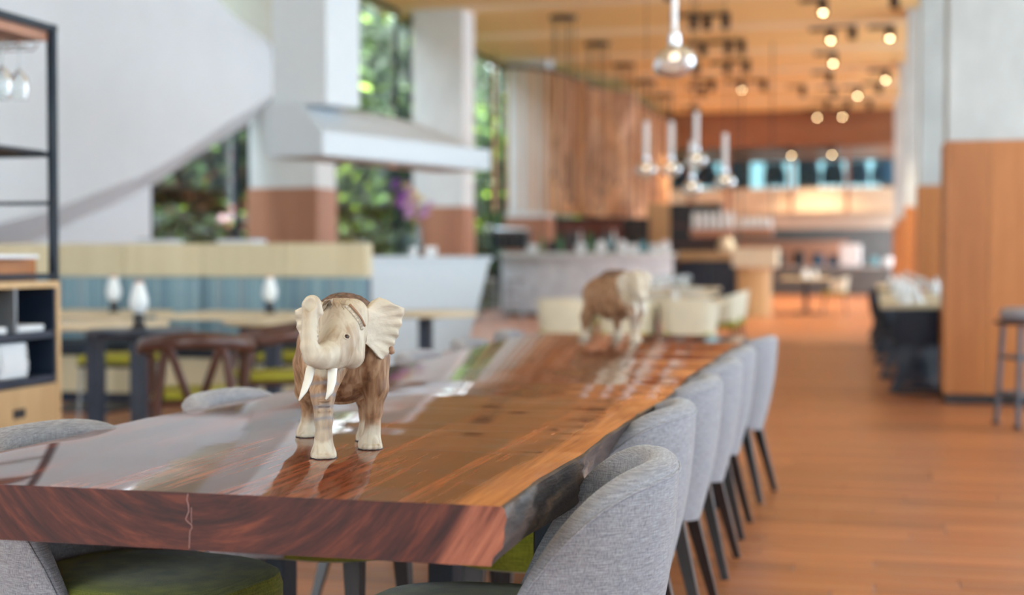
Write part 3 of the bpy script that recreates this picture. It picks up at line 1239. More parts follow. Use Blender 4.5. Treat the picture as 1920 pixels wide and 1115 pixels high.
def ear_mesh(mirror):
    """fan-shaped ear with rolled upper rim and folds at its ragged outer rim"""
    rim = [(0.040, 0.296), (0.052, 0.312), (0.068, 0.3205), (0.082, 0.316), (0.097, 0.307), (0.110, 0.302), (0.121, 0.297), (0.1215, 0.284), (0.116, 0.272),
           (0.1175, 0.262), (0.110, 0.250), (0.1095, 0.238), (0.102, 0.229), (0.1005, 0.219), (0.092, 0.211), (0.086, 0.200), (0.0745, 0.191), (0.062, 0.198), (0.050, 0.212), (0.044, 0.224)]
    root = [(0.030, 0.290), (0.031, 0.290), (0.033, 0.289), (0.034, 0.287), (0.035, 0.284), (0.035, 0.281), (0.0355, 0.277), (0.036, 0.273), (0.036, 0.268),
            (0.0365, 0.263), (0.0365, 0.258), (0.037, 0.253), (0.037, 0.248), (0.037, 0.244), (0.037, 0.240), (0.037, 0.236), (0.037, 0.232), (0.036, 0.229), (0.036, 0.227), (0.035, 0.226)]
    NS, NT = 77, 15
    sg = -1 if mirror else 1

    def at(arr, s):
        k = s * (len(arr) - 1)
        i = min(int(k), len(arr) - 2)
        f = k - i
        return [arr[i][c] * (1 - f) + arr[i + 1][c] * f for c in (0, 1)]

    def surf(s, t, off):
        r0, r1 = at(root, s), at(rim, s)
        sm = [sum(at(rim, min(1, max(0, s + d_)))[c] for d_ in (-0.06, -0.03, 0, 0.03, 0.06)) / 5 for c in (0, 1)]
        fz = t ** 5
        r1 = [sm[c] * (1 - fz) + r1[c] * fz for c in (0, 1)]
        v = r0[0] + (r1[0] - r0[0]) * t
        w = r0[1] + (r1[1] - r0[1]) * t
        u = 0.112 - 0.030 * t + 0.006 * math.sin(PI * t)
        # concave bowl, deeper in the middle, with a forward-rolled top and front edge
        u -= 0.012 * math.sin(PI * min(1, t * 1.05)) * math.sin(PI * s)
        top = max(0.0, 1 - abs(s - 0.20) / 0.22)
        u += 0.016 * top * max(0, t - 0.45) ** 1.2 * 2.0
        bot = max(0.0, 1 - abs(s - 0.88) / 0.15)
        u += 0.015 * bot * t * t
        lobe = max(0.0, min(1.0, (s - 0.25) / 0.1)) * max(0.0, min(1.0, (0.92 - s) / 0.1))
        u += 0.0036 * math.sin(s * 2 * PI * 9.5) * (t ** 5) * lobe
        th = 0.0052 * (1 - 0.55 * t)
        return Vector((u + off * th, sg * v, w))
    b = MB()
    nf = NS * NT
    front = [surf(i / (NS - 1), j / (NT - 1), 1) for i in range(NS) for j in range(NT)]
    back = [surf(i / (NS - 1), j / (NT - 1), -1) for i in range(NS) for j in range(NT)]
    fs = []
    for i in range(NS - 1):
        for j in range(NT - 1):
            q = (i * NT + j, (i + 1) * NT + j, (i + 1) * NT + j + 1, i * NT + j + 1)
            fs.append(q)
            fs.append(tuple(x + nf for x in q[::-1]))
        fs.append((i * NT + NT - 1, (i + 1) * NT + NT - 1, (i + 1) * NT + NT - 1 + nf, i * NT + NT - 1 + nf))
        fs.append((i * NT, i * NT + nf, (i + 1) * NT + nf, (i + 1) * NT))
    for i in (0, NS - 1):
        for j in range(NT - 1):
            fs.append((i * NT + j, i * NT + j + 1, i * NT + j + 1 + nf, i * NT + j + nf))
    b.add(front + back, fs)
    return b


M_ELE = elephant_mat()
M_EAR = plain('whitewashed_ear', (0.58, 0.50, 0.385), 0.5, var=0.14, scale=30, bump=0.25, bscale=80, stretch=(1, 0.4, 1))
M_TUSK = plain('ivory_paint', (0.74, 0.70, 0.61), 0.4, var=0.03, scale=40)
M_BARK = plain('rough_saddle_bark', (0.20, 0.115, 0.075), 0.85, var=0.55, scale=90, bump=1.0, bscale=160)
# GROUP
ELE = thing('carved_elephant', 'carved wooden elephant with raised trunk and ivory tusks, whitewashed head facing the sawn table end', 'figurine',
            (-1.093, 2.84, 0.75), math.atan2(-0.22, 0.114))
body_me = carve_elephant()
body_me.materials.append(M_ELE)
body = link('body', body_me, ELE)
bvh = BVHTree.FromPolygons([q.co for q in body_me.vertices], [p.vertices for p in body_me.polygons])


def on_skin(v, w, frm=0.5, d=(-1, 0, 0)):
    p, nrm, _, _ = bvh.ray_cast(Vector((frm, v, w)), Vector(d))
    return (p, nrm) if p else (Vector((0.16, v, w)), Vector((1, 0, 0)))


for mir in (False, True):
    eb = ear_mesh(mir)
    if mir:
        # the far ear is swept back by the turn of the head
        eb.v = [(p[0] + 0.02 + (p[1] + 0.035) * 0.10, p[1] * 0.84 - 0.004, p[2] - 0.002) for p in eb.v]
    eo = eb.build('ear', M_EAR, ELE, smooth='all')
    kn = MB()
    sy = -1 if mir else 1
    kn.lathe([(0.0, -0.007), (0.0065, -0.004), (0.007, 0.002), (0.004, 0.009), (0.0, 0.011)], 12, ((0.100 if mir else 0.0855), sy * (0.0835 if mir else 0.0945), 0.2075))
    kn.build('ear_knob', plain('brown_knob', (0.36, 0.2, 0.12), 0.5, var=0.2), eo, smooth='all')
for pts in ([(0.186, -0.074, 0.196), (0.197, -0.0835, 0.181), (0.212, -0.090, 0.160), (0.224, -0.0985, 0.141), (0.233, -0.109, 0.1235)],
            [(0.186, -0.036, 0.194), (0.197, -0.0400, 0.179), (0.210, -0.0425, 0.158), (0.220, -0.0475, 0.139), (0.228, -0.0560, 0.1245)]):
    MB().tube(pts, [0.0098, 0.0098, 0.0090, 0.0068, 0.0018], 14, flat=0.75).build('tusk', M_TUSK, ELE, smooth='all')
# eyes
for v, w in ((-0.0110, 0.2450), (-0.0600, 0.2480)):
    p, nr = on_skin(v, w) if v > -0.05 else on_skin(-0.3, w, 0.142, (0, 1, 0))
    q = nr.to_track_quat('Z', 'Y').to_matrix()
    ring = MB()
    ring.add([p + q @ Vector((0.0068 * math.cos(a) * (1 + 0.22 * c), 0.0056 * math.sin(a) * (1 + 0.22 * c), 0.0022 * s2 + 0.0004))
              for a in [2 * PI * i / 24 for i in range(24)] for c, s2 in ((1, -1), (1, 0.2), (0.3, 1), (-0.6, 0.6), (-0.8, -0.6))],
             [(i * 5 + j, ((i + 1) % 24) * 5 + j, ((i + 1) % 24) * 5 + j + 1, i * 5 + j + 1) for i in range(24) for j in range(4)])
    eye = ring.build('eye', M_EAR, ELE, smooth='all')
    for r, h, mname, col, pn in ((0.0050, 0.0008, 'eye_iris', (0.26, 0.16, 0.09), 'iris'), (0.0040, 0.0020, 'eye_pupil', (0.035, 0.018, 0.012), 'pupil')):
        e2 = MB()
        e2.lathe([(r, -0.002), (r, h * 0.4), (r * 0.7, h), (0.0, h * 1.2)], 18)
        e2.v = [tuple(p + q @ Vector(x)) for x in e2.v]
        e2.build(pn, plain(mname, col, 0.3, var=0.1), eye, smooth='all')
# string of carved beads down the side of the face, with a thin band behind it
bp0 = []
for i in range(9):
    f = i / 8
    v, w = -0.0060 + 0.0300 * f + 0.003 * math.sin(PI * f), 0.3040 - 0.0440 * f
    p, nr = on_skin(v, w)
    bp0.append((p, nr))
    q = nr.to_track_quat('Z', 'Y').to_matrix()
    bd = MB()
    bd.lathe([(0.0, -0.003), (0.0048, -0.001), (0.0046, 0.0018), (0.0, 0.0032)], 10)
    bd.v = [tuple(p + q @ Vector(x)) for x in bd.v]
    bd.build('face_bead', M_EAR, ELE, smooth='all')
MB().tube([p + Vector((0, 0.0065, 0.0035)) + nr * 0.0005 for p, nr in bp0], 0.0024, 6).build('face_band', plain('brown_knob', (0.36, 0.2, 0.12)), ELE, smooth='all')
# pointed leaf collar carved over the crown
lf = plain('carved_collar', (0.46, 0.36, 0.26), 0.6, var=0.35, scale=60)
for i, (v, w, a) in enumerate(((-0.047, 0.312, -0.5), (-0.036, 0.3165, -0.25), (-0.025, 0.3185, 0.0), (-0.014, 0.3165, 0.2), (-0.003, 0.3145, 0.45))):
    b = MB()
    lw, ll = 0.0075, 0.026
    prof = [(-lw * 0.7, 0.012), (-lw, 0.004), (-lw * 0.5, -ll * 0.6), (0, -ll), (lw * 0.5, -ll * 0.6), (lw, 0.004), (lw * 0.7, 0.012)]
    vs2 = []
    for x, z in prof:
        xx, zz = v + x * math.cos(a) - z * math.sin(a) * 0.4, w + z * 0.75
        p, nr = on_skin(xx, min(zz, 0.318))
        if p.x < 0.07:
            p = Vector((0.112, xx, zz))
        vs2 += [p + nr * 0.0022, p - nr * 0.004]
    k = len(prof)
    b.add(vs2, [tuple(2 * j for j in range(k)), tuple(2 * j + 1 for j in range(k))[::-1]] + [(2 * j, 2 * j + 1, 2 * ((j + 1) % k) + 1, 2 * ((j + 1) % k)) for j in range(k)])
    b.build('collar_leaf', lf, ELE)
# rough saddle mat on the back
b = MB()


def saddle(u, v):
    y = (v - 0.5) * 2
    x = -0.11 + 0.14 * u
    a = y * 1.15
    rg = 0.060 * (1 + 0.02 * math.sin(u * 40) * math.cos(v * 37))
    edge = min(1, 6 * u, 6 * (1 - u), 6 * v, 6 * (1 - v))
    rr2 = rg + 0.012 * edge - 0.002
    return (x, 0.012 + rr2 * math.sin(a), 0.2565 + rr2 * math.cos(a))


b.grid(saddle, 24, 31)
b.build('saddle_mat', M_BARK, ELE, smooth='all')
# dark felt under each foot
for (u, v, r) in ((0.164, -0.0545, 0.0275), (0.048, 0.055, 0.027), (-0.188, -0.057, 0.0257), (-0.086, 0.066, 0.0268)):
    MB().lathe([(r * 0.9, 0.0), (r, 0.0004), (r, 0.0022)], 20, (u, v, 0)).build('sole', M_BLACK, ELE)
# the second carving stands further along the table, turned so that its flank shows
ELE2 = dup(ELE, (-1.20, 6.90, 0.75), math.radians(-38), 'carved wooden elephant standing side-on near the far end of the table', scale=1.06)


# ------------------------------------------------------------------ banquette with striped back
BQ = thing('banquette', 'long banquette with blue striped back under a pale timber headboard', 'bench', (-3.9, 10.7, 0))


def stripe_mat():
    m, n, l, b = new_mat('blue_stripe')
    t = n.new('ShaderNodeTexCoord')
    mp = n.new('ShaderNodeMapping')
    mp.inputs['Scale'].default_value = (1, 0, 0)
    l.new(t.outputs['Object'], mp.inputs[0])
    nz = n.new('ShaderNodeTexNoise')
    nz.inputs['Scale'].default_value = 9
    nz.inputs['Detail'].default_value = 5
    nz.inputs['Roughness'].default_value = 0.75
    l.new(mp.outputs[0], nz.inputs['Vector'])
    r = n.new('ShaderNodeValToRGB')
    r.color_ramp.interpolation = 'CONSTANT'
    e = r.color_ramp.elements
    e[0].position, e[0].color = 0.0, (0.055, 0.075, 0.10, 1)
    e[1].position, e[1].color = 0.38, (0.16, 0.27, 0.34, 1)
    for p, c in ((0.46, (0.24, 0.38, 0.44)), (0.50, (0.14, 0.23, 0.29)), (0.53, (0.34, 0.50, 0.56)), (0.57, (0.16, 0.14, 0.17)), (0.60, (0.20, 0.34, 0.40))):
        k = e.new(p)
        k.color = C4(c)
    l.new(nz.outputs['Fac'], r.inputs[0])
    l.new(r.outputs[0], b.inputs['Base Color'])
    b.inputs['Roughness'].default_value = 0.9
    return m


L = 3.55
for i in range(5):
    w = L / 5
    MB().rbox(-L + i * w + 0.002, -L + (i + 1) * w - 0.002, -0.02, 0.14, 1.005, 1.275, 0.006, 1).build('headboard_panel', M_PALE, BQ)
MS = stripe_mat()
for i in range(5):
    w = L / 5
    MB().rbox(-L + i * w + 0.003, -L + (i + 1) * w - 0.003, -0.05, 0.07, 0.47, 1.0, 0.02, 2).build('back_cushion', MS, BQ, smooth=True)
MB().rbox(-L, 0, -0.62, 0.05, 0.38, 0.485, 0.03, 3).build('seat', plain('navy_cloth', (0.02, 0.03, 0.045), 0.8), BQ, smooth=True)
for i in range(7):
    w = L / 7
    MB().box(-L + i * w + 0.004, -L + (i + 1) * w - 0.004, -0.56, -0.52, 0.09, 0.375).build('base_panel', M_PALE, BQ)
MB().box(-L + 0.01, -0.01, -0.51, 0.07, 0.0, 0.37).box(-L + 0.01, -0.01, 0.075, 0.13, 0.0, 1.0).box(-L, 0, -0.54, 0.0, 0.0, 0.085).build('carcass', M_NAVY, BQ)

# white planters behind the banquette
for (x, y, w, lb) in ((-6.55, 12.25, 0.34, 'small white planter box behind the banquette, nearest the sweeping wall'), (-5.72, 12.3, 0.36, 'small white planter box behind the banquette, nearer the cooking hood')):
    t = thing('planter', lb, 'planter', (x, y, 0), 0, 'white planters behind the banquette')
    MB().prism([(-w / 2 * 0.85, 0), (w / 2 * 0.85, 0), (w / 2, 1.33), (-w / 2, 1.33)], 'y', -0.15, 0.15).build('pot', M_WHITE, t)
    MB().box(-w / 2 + 0.03, w / 2 - 0.03, -0.13, 0.13, 1.325, 1.338).build('soil', M_LEG, t)


# ------------------------------------------------------------------ small dining tables on the left
def ped_table(label, cat, loc, round_r=None, sx=0.5, sy=0.35, top=M_PALEX, rot=0, group=None, name='dining_table'):
    t = thing(name, label, cat, loc, rot, group)
    if round_r:
        MB().lathe([(round_r - 0.03, 0.712), (round_r - 0.006, 0.72), (round_r, 0.735), (round_r - 0.004, 0.748), (round_r - 0.012, 0.75)], 48).build('tabletop', top, t, smooth=True)
    else:
        MB().rbox(-sx, sx, -sy, sy, 0.712, 0.75, 0.008, 2).build('tabletop', top, t)
    MB().box(-0.045, 0.045, -0.045, 0.045, 0.03, 0.70).build('pedestal', M_NAVY, t)
    MB().rbox(-0.27, 0.27, -0.22, 0.22, 0.0, 0.03, 0.008, 1).build('base_plate', M_NAVY, t)
    MB().box(-0.14, 0.14, -0.14, 0.14, 0.70, 0.713).build('top_plate', M_NAVY, t)
    return t


G_LT = 'dining tables by the banquette'
ped_table('pale rectangular table against the banquette, nearer the service shelf', 'table', (-5.75, 9.72, 0), sx=0.45, sy=0.42, group=G_LT)
ped_table('pale rectangular table against the banquette, nearer the white counter', 'table', (-4.48, 9.72, 0), sx=0.52, sy=0.42, group=G_LT)
ped_table('round pale table with an olive-seated chair behind it, beside the service shelf', 'table', (-4.78, 8.1, 0), round_r=0.46, group=G_LT)
ped_table('small dark round table under an oil lamp, before the banquette', 'table', (-4.05, 7.35, 0), round_r=0.30, top=M_NAVY, group=G_LT)
ped_table('round pale table standing in front of the white counter', 'table', (-3.30, 10.35, 0), round_r=0.40, group=G_LT)
ped_table('pale round table behind the walnut armchairs', 'table', (-3.85, 8.75, 0), round_r=0.33, group=G_LT)


def oil_lamp(label, loc):
    t = thing('oil_lamp', label, 'lamp', loc, 0, 'oil lamps on the dining tables')
    MB().lathe([(0.0, 0.0), (0.040, 0.0), (0.042, 0.012), (0.030, 0.03), (0.033, 0.075), (0.022, 0.09), (0.0, 0.09)], 20).build('oil_bowl', M_BLACK, t, smooth=True)
    MB().lathe([(0.026, 0.088), (0.050, 0.12), (0.056, 0.15), (0.045, 0.20), (0.030, 0.25), (0.026, 0.265)], 20, cap=False).build('glass_chimney', plain('frosted_glass', (0.80, 0.86, 0.88), 0.35, var=0.03), t, smooth=True, fix=False)
    MB().lathe([(0.027, 0.262), (0.029, 0.268), (0.027, 0.274)], 16, cap=False).build('copper_rim', plain('copper', (0.55, 0.28, 0.18), 0.35, 0.8), t, smooth=True, fix=False)


oil_lamp('oil lamp with frosted chimney on the pale table by the service shelf', (-5.48, 9.55, 0.75))
oil_lamp('oil lamp with frosted chimney on the small dark round table', (-4.07, 7.37, 0.75))
oil_lamp('oil lamp with frosted chimney on the pale table nearer the white counter', (-4.30, 9.72, 0.75))


# chairs with olive seats on thin legs
def cafe_chair(label, loc, rot):
    t = thing('cafe_chair', label, 'chair', loc, rot, 'olive-seated chairs by the banquette')
    MB().rbox(-0.22, 0.22, -0.22, 0.22, 0.43, 0.49, 0.028, 3).build('seat', M_OLIVEB, t, smooth=True)
    MB().rbox(-0.215, 0.215, -0.215, 0.215, 0.405, 0.432, 0.008, 1).build('seat_frame', M_BLACK, t)
    for sx in (-1, 1):
        for sy in (-1, 1):
            MB().tube([(sx * 0.21, sy * 0.21, 0), (sx * 0.19, sy * 0.19, 0.41)], 0.011, 8).build('leg', M_GREYMETAL, t, smooth=True)
    return t


cafe_chair('olive-seated stool chair tucked behind the round pale table', (-5.08, 8.92, 0), 0.1)
cafe_chair('olive-seated stool chair behind the walnut armchairs', (-3.98, 9.45, 0), 0)


def walnut_chair(label, loc, rot):
    """round-backed armchair: a bent top rail carried by slanted posts"""
    t = thing('walnut_armchair', label, 'chair', loc, rot, 'walnut armchairs')
    pts, rad = [], []
    for i in range(33):
        a = math.radians(-125 + 250 * i / 32)
        f = abs(i - 16) / 16
        pts.append((-0.275 * math.cos(a), 0.285 * math.sin(a), 0.735 - 0.075 * f ** 1.6))
        rad.append(0.029 - 0.008 * f)
    MB().tube(pts, rad, 12, flat=1.55).build('top_rail', M_WALNUT, t, smooth='all')
    MB().rbox(-0.23, 0.24, -0.24, 0.24, 0.40, 0.425, 0.01, 1).build('seat_frame', M_WALNUT, t)
    MB().rbox(-0.21, 0.22, -0.22, 0.22, 0.424, 0.47, 0.02, 2).build('seat', M_OLIVEB, t, smooth=True)
    for sy in (-1, 1):
        MB().tube([(0.235, sy * 0.235, 0), (0.215, sy * 0.235, 0.42), (0.165, sy * 0.245, 0.665)], [0.019, 0.026, 0.019], 8).build('leg', M_WALNUT, t, smooth=True)
        MB().tube([(-0.25, sy * 0.20, 0), (-0.225, sy * 0.19, 0.42), (-0.235, sy * 0.145, 0.715)], [0.019, 0.027, 0.020], 8).build('leg', M_WALNUT, t, smooth=True)
        MB().tube([(-0.20, sy * 0.03, 0.42), (-0.262, sy * 0.13, 0.71)], 0.021, 8).build('back_strut', M_WALNUT, t, smooth=True)
        MB().tube([(-0.235, sy * 0.19, 0.20), (0.228, sy * 0.235, 0.20)], 0.013, 8).build('stretcher', M_WALNUT, t, smooth=True)
    return t


walnut_chair('dark walnut armchair with curved rail, back turned to the slab table', (-3.45, 6.85, 0), math.radians(115))
walnut_chair('dark walnut armchair with curved rail, beyond the one backing onto the slab table', (-3.52, 8.0, 0), math.radians(215))

# ------------------------------------------------------------------ service shelf at the left edge
SS = thing('service_shelf', 'tall service shelf of black steel over an oak cabinet', 'shelf', (-3.60, 5.80, 0))
# local: front faces +x, the unit runs from y=0 (far end) to y=-1.7
D, Ls = 0.50, 1.70
MB().box(-D, 0.0, -0.028, 0.0, 0.0, 1.05).build('end_panel', M_OAK, SS)
MB().box(-D, 0.0, -Ls, -0.030, 1.022, 1.05).build('cabinet_top', M_OAK, SS)
MB().box(-D, -D + 0.02, -Ls, -0.03, 0.05, 1.02).build('back_panel', M_BLACK, SS)
MB().box(-D + 0.02, -0.005, -Ls, -0.03, 0.795, 0.825).build('inner_shelf', M_NAVY, SS)
MB().box(-D + 0.02, -0.005, -Ls, -0.03, 0.590, 0.625).build('inner_shelf', M_NAVY, SS)
MB().box(-D + 0.02, -0.005, -0.045, -0.03, 0.625, 1.02).build('inner_side', M_NAVY, SS)
for yy in (-0.32, -0.66, -1.0, -1.34):
    MB().box(-D + 0.02, -0.02, yy - 0.008, yy + 0.008, 0.826, 1.02).build('divider', M_GREYMETAL, SS)
for i in range(2):
    y1 = -0.032 - i * 0.83
    dr = MB().box(-0.022, 0.0, y1 - 0.825, y1, 0.06, 0.585).build('door', M_OAK, SS)
    MB().box(-0.006, 0.0015, y1 - 0.345, y1 - 0.255, 0.455, 0.495).build('slot_handle', M_BLACK, dr)
MB().box(-D + 0.03, -0.02, -Ls, -0.03, 0.0, 0.06).build('plinth', M_LEG, SS)
# steel frame above
for (x, yy) in ((-0.02, -0.02), (-D + 0.02, -0.02), (-0.02, -Ls), (-D + 0.02, -Ls)):
    MB().box(x - 0.017, x + 0.017, yy - 0.017, yy + 0.017, 1.05, 2.21).build('post', M_STEEL, SS)
for x in (-0.02, -D + 0.02):
    MB().box(x - 0.016, x + 0.016, -Ls, 0.0, 2.178, 2.21).build('top_rail', M_STEEL, SS)
    MB().box(x - 0.012, x + 0.012, -Ls, -0.02, 1.06, 1.085).build('bottom_rail', M_STEEL, SS)
for yy in (-0.02, -Ls):
    MB().box(-D, 0, yy - 0.016, yy + 0.016, 2.178, 2.21).build('top_rail', M_STEEL, SS)
    MB().box(-D, 0, yy - 0.012, yy + 0.012, 1.613, 1.637).build('shelf_rail', M_STEEL, SS)
    MB().box(-D, 0, yy - 0.010, yy + 0.010, 1.395, 1.412).build('shelf_rail', M_STEEL, SS)
MB().box(-D + 0.03, -0.03, -Ls, -0.04, 2.135, 2.178).build('top_board', M_CLAD2, SS)
MB().box(-D + 0.03, -0.04, -Ls, -0.06, 1.625, 1.64).build('steel_shelf', M_STEEL, SS)
MB().box(-D + 0.03, -0.06, -1.2, -0.10, 1.052, 1.150).build('oak_box', M_CLAD, SS)
# glass rack under the top board: pairs of wires
for i in range(12):
    yy = -0.12 - i * 0.13
    MB().tube([(-D + 0.05, yy, 2.125), (-D + 0.05, yy, 2.085), (-0.05, yy, 2.085), (-0.03, yy, 2.11)], 0.004, 6).build('rack_wire', M_CHROME, SS)


def wine_profile():
    return [(0.034, 0.0), (0.034, 0.003), (0.006, 0.008), (0.004, 0.02), (0.004, 0.085), (0.010, 0.095), (0.032, 0.12), (0.038, 0.15), (0.035, 0.185), (0.030, 0.205)]


def wine_glass(label, loc, group, upside=False, s=1.0):
    pr = [(r * s, z * s) for r, z in wine_profile()]
    if upside:
        pr = [(r, -z) for r, z in pr]
    t = thing('wine_glass', label, 'glass', loc, 0, group)
    MB().lathe(pr[5:], 18, cap=False).build('bowl', M_GLASS, t, smooth=True, fix=False)
    MB().lathe(pr[:6], 14).build('stem', M_GLASS, t, smooth=True)
    return t


wg = wine_glass('stemmed wine glass hanging upside down from the service shelf rack', (-3.685, 5.62, 2.095), 'hanging wine glasses', True, 1.15)
for dx, dy in ((-0.085, -0.31), (-0.18, -0.18), (-0.18, -0.31), (-0.085, -0.44), (-0.18, -0.44), (-0.28, -0.18)):
    dup(wg, (-3.60 + dx, 5.80 + dy, 2.095), 0, wg['label'], 'hanging wine glasses')
# shelf contents
for i, (yy, w) in enumerate(((-0.185, 0.20), (-0.49, 0.24), (-0.83, 0.24))):
    o = MB().rbox(-0.24, -0.03, yy - w / 2, yy + w / 2, 0, 0.028, 0.006, 2).build('folder', M_LINEN)
    o.location = (-3.60, 5.80, 0.826)
    tag(o, ['white folded menu stack beside the end panel of the service shelf', 'white folded menu stack in the second compartment of the service shelf', 'white folded menu stack in the third compartment of the service shelf'][i], 'folder', 'white folders on the service shelf')
for i, (yy, cnt) in enumerate(((-0.30, 6), (-0.52, 6))):
    for k in range(cnt):
        o = MB().rbox(-0.22, 0, -0.10, 0.10, 0, 0.025, 0.011, 3).build('folded_towel', M_LINEN, smooth=True)
        o.location = (-3.63 + random.uniform(-0.008, 0.008), 5.80 + yy + random.uniform(-0.008, 0.008), 0.626 + k * 0.0255)
        tag(o, 'folded white towel, %s from the bottom of the %s' % (ORD[k], 'stack nearer the shelf end panel' if i == 0 else 'second towel stack on the shelf'), 'towel', 'folded towels on the service shelf')
o = MB().rbox(-0.2, 0, -0.16, 0.16, 0, 0.018, 0.006, 2).build('folded_cloth', M_LINEN, smooth=True)
o.location = (-3.62, 5.18, 1.051)
o.location.x = -3.60
tag(o, 'white folded cloth lying on the oak cabinet top under the steel frame', 'cloth')
o.location = (-3.585, 5.45, 1.1505)
tag(o, 'white folded cloth lying on the reddish timber box of the service shelf', 'cloth')

# ------------------------------------------------------------------ white counter and cooking hood
HA = math.atan2(2.48, 0.83)      # long axis of the cooking island


def island(name, label, cat):
    return thing(name, label, cat, (-4.61, 11.55, 0), HA)


# local: x along the island (0 near end, 2.62 far end), y to its back
CN = island('show_counter', 'white flared counter with slanted end below the cooking hood', 'counter')
b = MB()
b.add([(-0.3, 0.02, 0.0), (2.12, 0.02, 0.0), (2.12, 0.85, 0.0), (-0.3, 0.85, 0.0), (-0.3, 0.0, 1.13), (2.60, 0.0, 1.13), (2.60, 0.9, 1.13), (-0.3, 0.9, 1.13)],
      [(0, 3, 2, 1), (4, 5, 6, 7), (0, 1, 5, 4), (1, 2, 6, 5), (2, 3, 7, 6), (3, 0, 4, 7)])
b.build('flared_body', plain('counter_white', (0.54, 0.60, 0.64), 0.5, var=0.02), CN)
MB().rbox(-0.32, 2.64, -0.02, 0.92, 1.13, 1.175, 0.006, 1).build('worktop', plain('counter_white', (0.54, 0.60, 0.64)), CN)
HD = island('cooking_hood', 'big white cooking hood with square chimney above the flared counter', 'hood')
# profile across (y, z): low band, curved slope, flat crown; the far end is hipped down
pr = [(0.0, 2.05), (0.0, 2.26), (0.09, 2.33), (0.17, 2.41), (0.25, 2.48), (0.34, 2.52), (0.66, 2.52), (0.66, 2.05)]
b = MB()
xs = [(0.0, 1.0), (1.0, 1.0), (1.45, 0.97), (1.9, 0.82), (2.3, 0.5), (2.62, 0.0)]
vs = []
for x, f in xs:
    for (yy, z) in pr:
        zz = min(z, 2.26) + max(0, z - 2.26) * f if z > 2.26 else z
        vs.append((x, yy, zz))
k = len(pr)
fs = [(i * k + j, (i + 1) * k + j, (i + 1) * k + (j + 1) % k, i * k + (j + 1) % k) for i in range(len(xs) - 1) for j in range(k)]
fs += [tuple(range(k)), tuple((len(xs) - 1) * k + j for j in range(k))[::-1]]
b.add(vs, fs)
cp = b.build('canopy', plain('white_enamel', (0.56, 0.61, 0.65), 0.3, var=0.01), HD, smooth=True)
MB().box(0.08, 2.5, 0.08, 0.58, 2.045, 2.052).build('filter_recess', plain('hood_filter', (0.5, 0.46, 0.42), 0.4, 0.5), cp)
MB().lathe([(0.0, 0.0), (0.05, 0.0), (0.055, 0.03), (0.0, 0.03)], 16, (1.35, 0.3, 2.02)).build('hood_lamp', plain('copper', (0.55, 0.28, 0.18), 0.35, 0.8), cp)
MB().box(0.07, 0.53, 0.02, 0.64, 2.50, CZ - 0.04).build('chimney', plain('chimney_white', (0.64, 0.69, 0.72), 0.5, var=0.02), HD)

# orchid vase and small ware on the counter
def on_island(x, yy, z):
    return (-4.61 + x * math.cos(HA) - yy * math.sin(HA), 11.55 + x * math.sin(HA) + yy * math.cos(HA), z)


V = thing('orchid_vase', 'glass vase of purple and yellow orchids on the white counter', 'vase', on_island(1.62, 0.25, 1.176))
MB().lathe([(0.0, 0.0), (0.075, 0.0), (0.095, 0.05), (0.10, 0.16), (0.085, 0.28), (0.075, 0.32)], 24, cap=False).build('vase', thin_glass('green_glass', (0.55, 0.68, 0.66), 1.5), V, smooth=True, fix=False)
MB().lathe([(0.0, 0.004), (0.07, 0.004), (0.088, 0.05), (0.092, 0.14), (0.0, 0.14)], 20).build('water', plain('vase_water', (0.28, 0.36, 0.36), 0.1), V, smooth=True)
rv = random.Random(5)
pet = {'p': plain('orchid_purple', (0.28, 0.06, 0.36), 0.6), 'k': plain('orchid_pink', (0.55, 0.30, 0.52), 0.6), 'y': plain('orchid_yellow', (0.75, 0.55, 0.28), 0.6), 'g': plain('stem_green', (0.10, 0.22, 0.04), 0.6)}
for i in range(9):
    a = rv.uniform(0, 2 * PI)
    sp_ = rv.uniform(0.05, 0.24)
    h = rv.uniform(0.48, 0.78)
    tip = (sp_ * math.cos(a), sp_ * math.sin(a), h)
    st = MB().tube([(0.02 * math.cos(a), 0.02 * math.sin(a), 0.05), (0.05 * math.cos(a), 0.05 * math.sin(a), 0.34), tip], 0.005, 6).build('stem', pet['g'], V, smooth=True)
    key = 'ppkkkyyyk'[i]
    for j in range(6):
        f = 0.55 + 0.45 * j / 5
        c = (tip[0] * f + rv.uniform(-0.03, 0.03), tip[1] * f + rv.uniform(-0.03, 0.03), 0.34 + (h - 0.34) * (0.3 + 0.7 * j / 5))
        b = MB()
        for q in range(5):
            aa = 2 * PI * q / 5 + rv.uniform(0, 1)
            d = Vector((math.cos(aa), math.sin(aa) * 0.7, math.sin(aa) * 0.7 + rv.uniform(-0.3, 0.3))).normalized() * 0.045
            n_ = d.cross(Vector((0.3, -1, 0.2))).normalized() * 0.018
            C_ = Vector(c)
            b.add([C_, C_ + d * 0.6 + n_, C_ + d, C_ + d * 0.6 - n_], [(0, 1, 2, 3)])
        b.build('blossom', pet[key], st, fix=False)
for i, (dx, dy, cl) in enumerate(((1.46, 0.12, 'nearer the chimney'), (1.78, 0.12, 'nearer the slanted counter end'), (1.62, 0.06, 'in the middle of three'))):
    o = MB().lathe([(0.0, 0.0), (0.032, 0.0), (0.040, 0.05), (0.042, 0.09), (0.038, 0.09), (0.036, 0.05), (0.0, 0.008)], 18).build('candle_glass', M_CHINA, smooth=True)
    o.location = on_island(dx, dy, 1.176)
    tag(o, 'small white candle glass at the foot of the orchid vase, ' + cl, 'candle holder', 'candle glasses by the orchid vase')


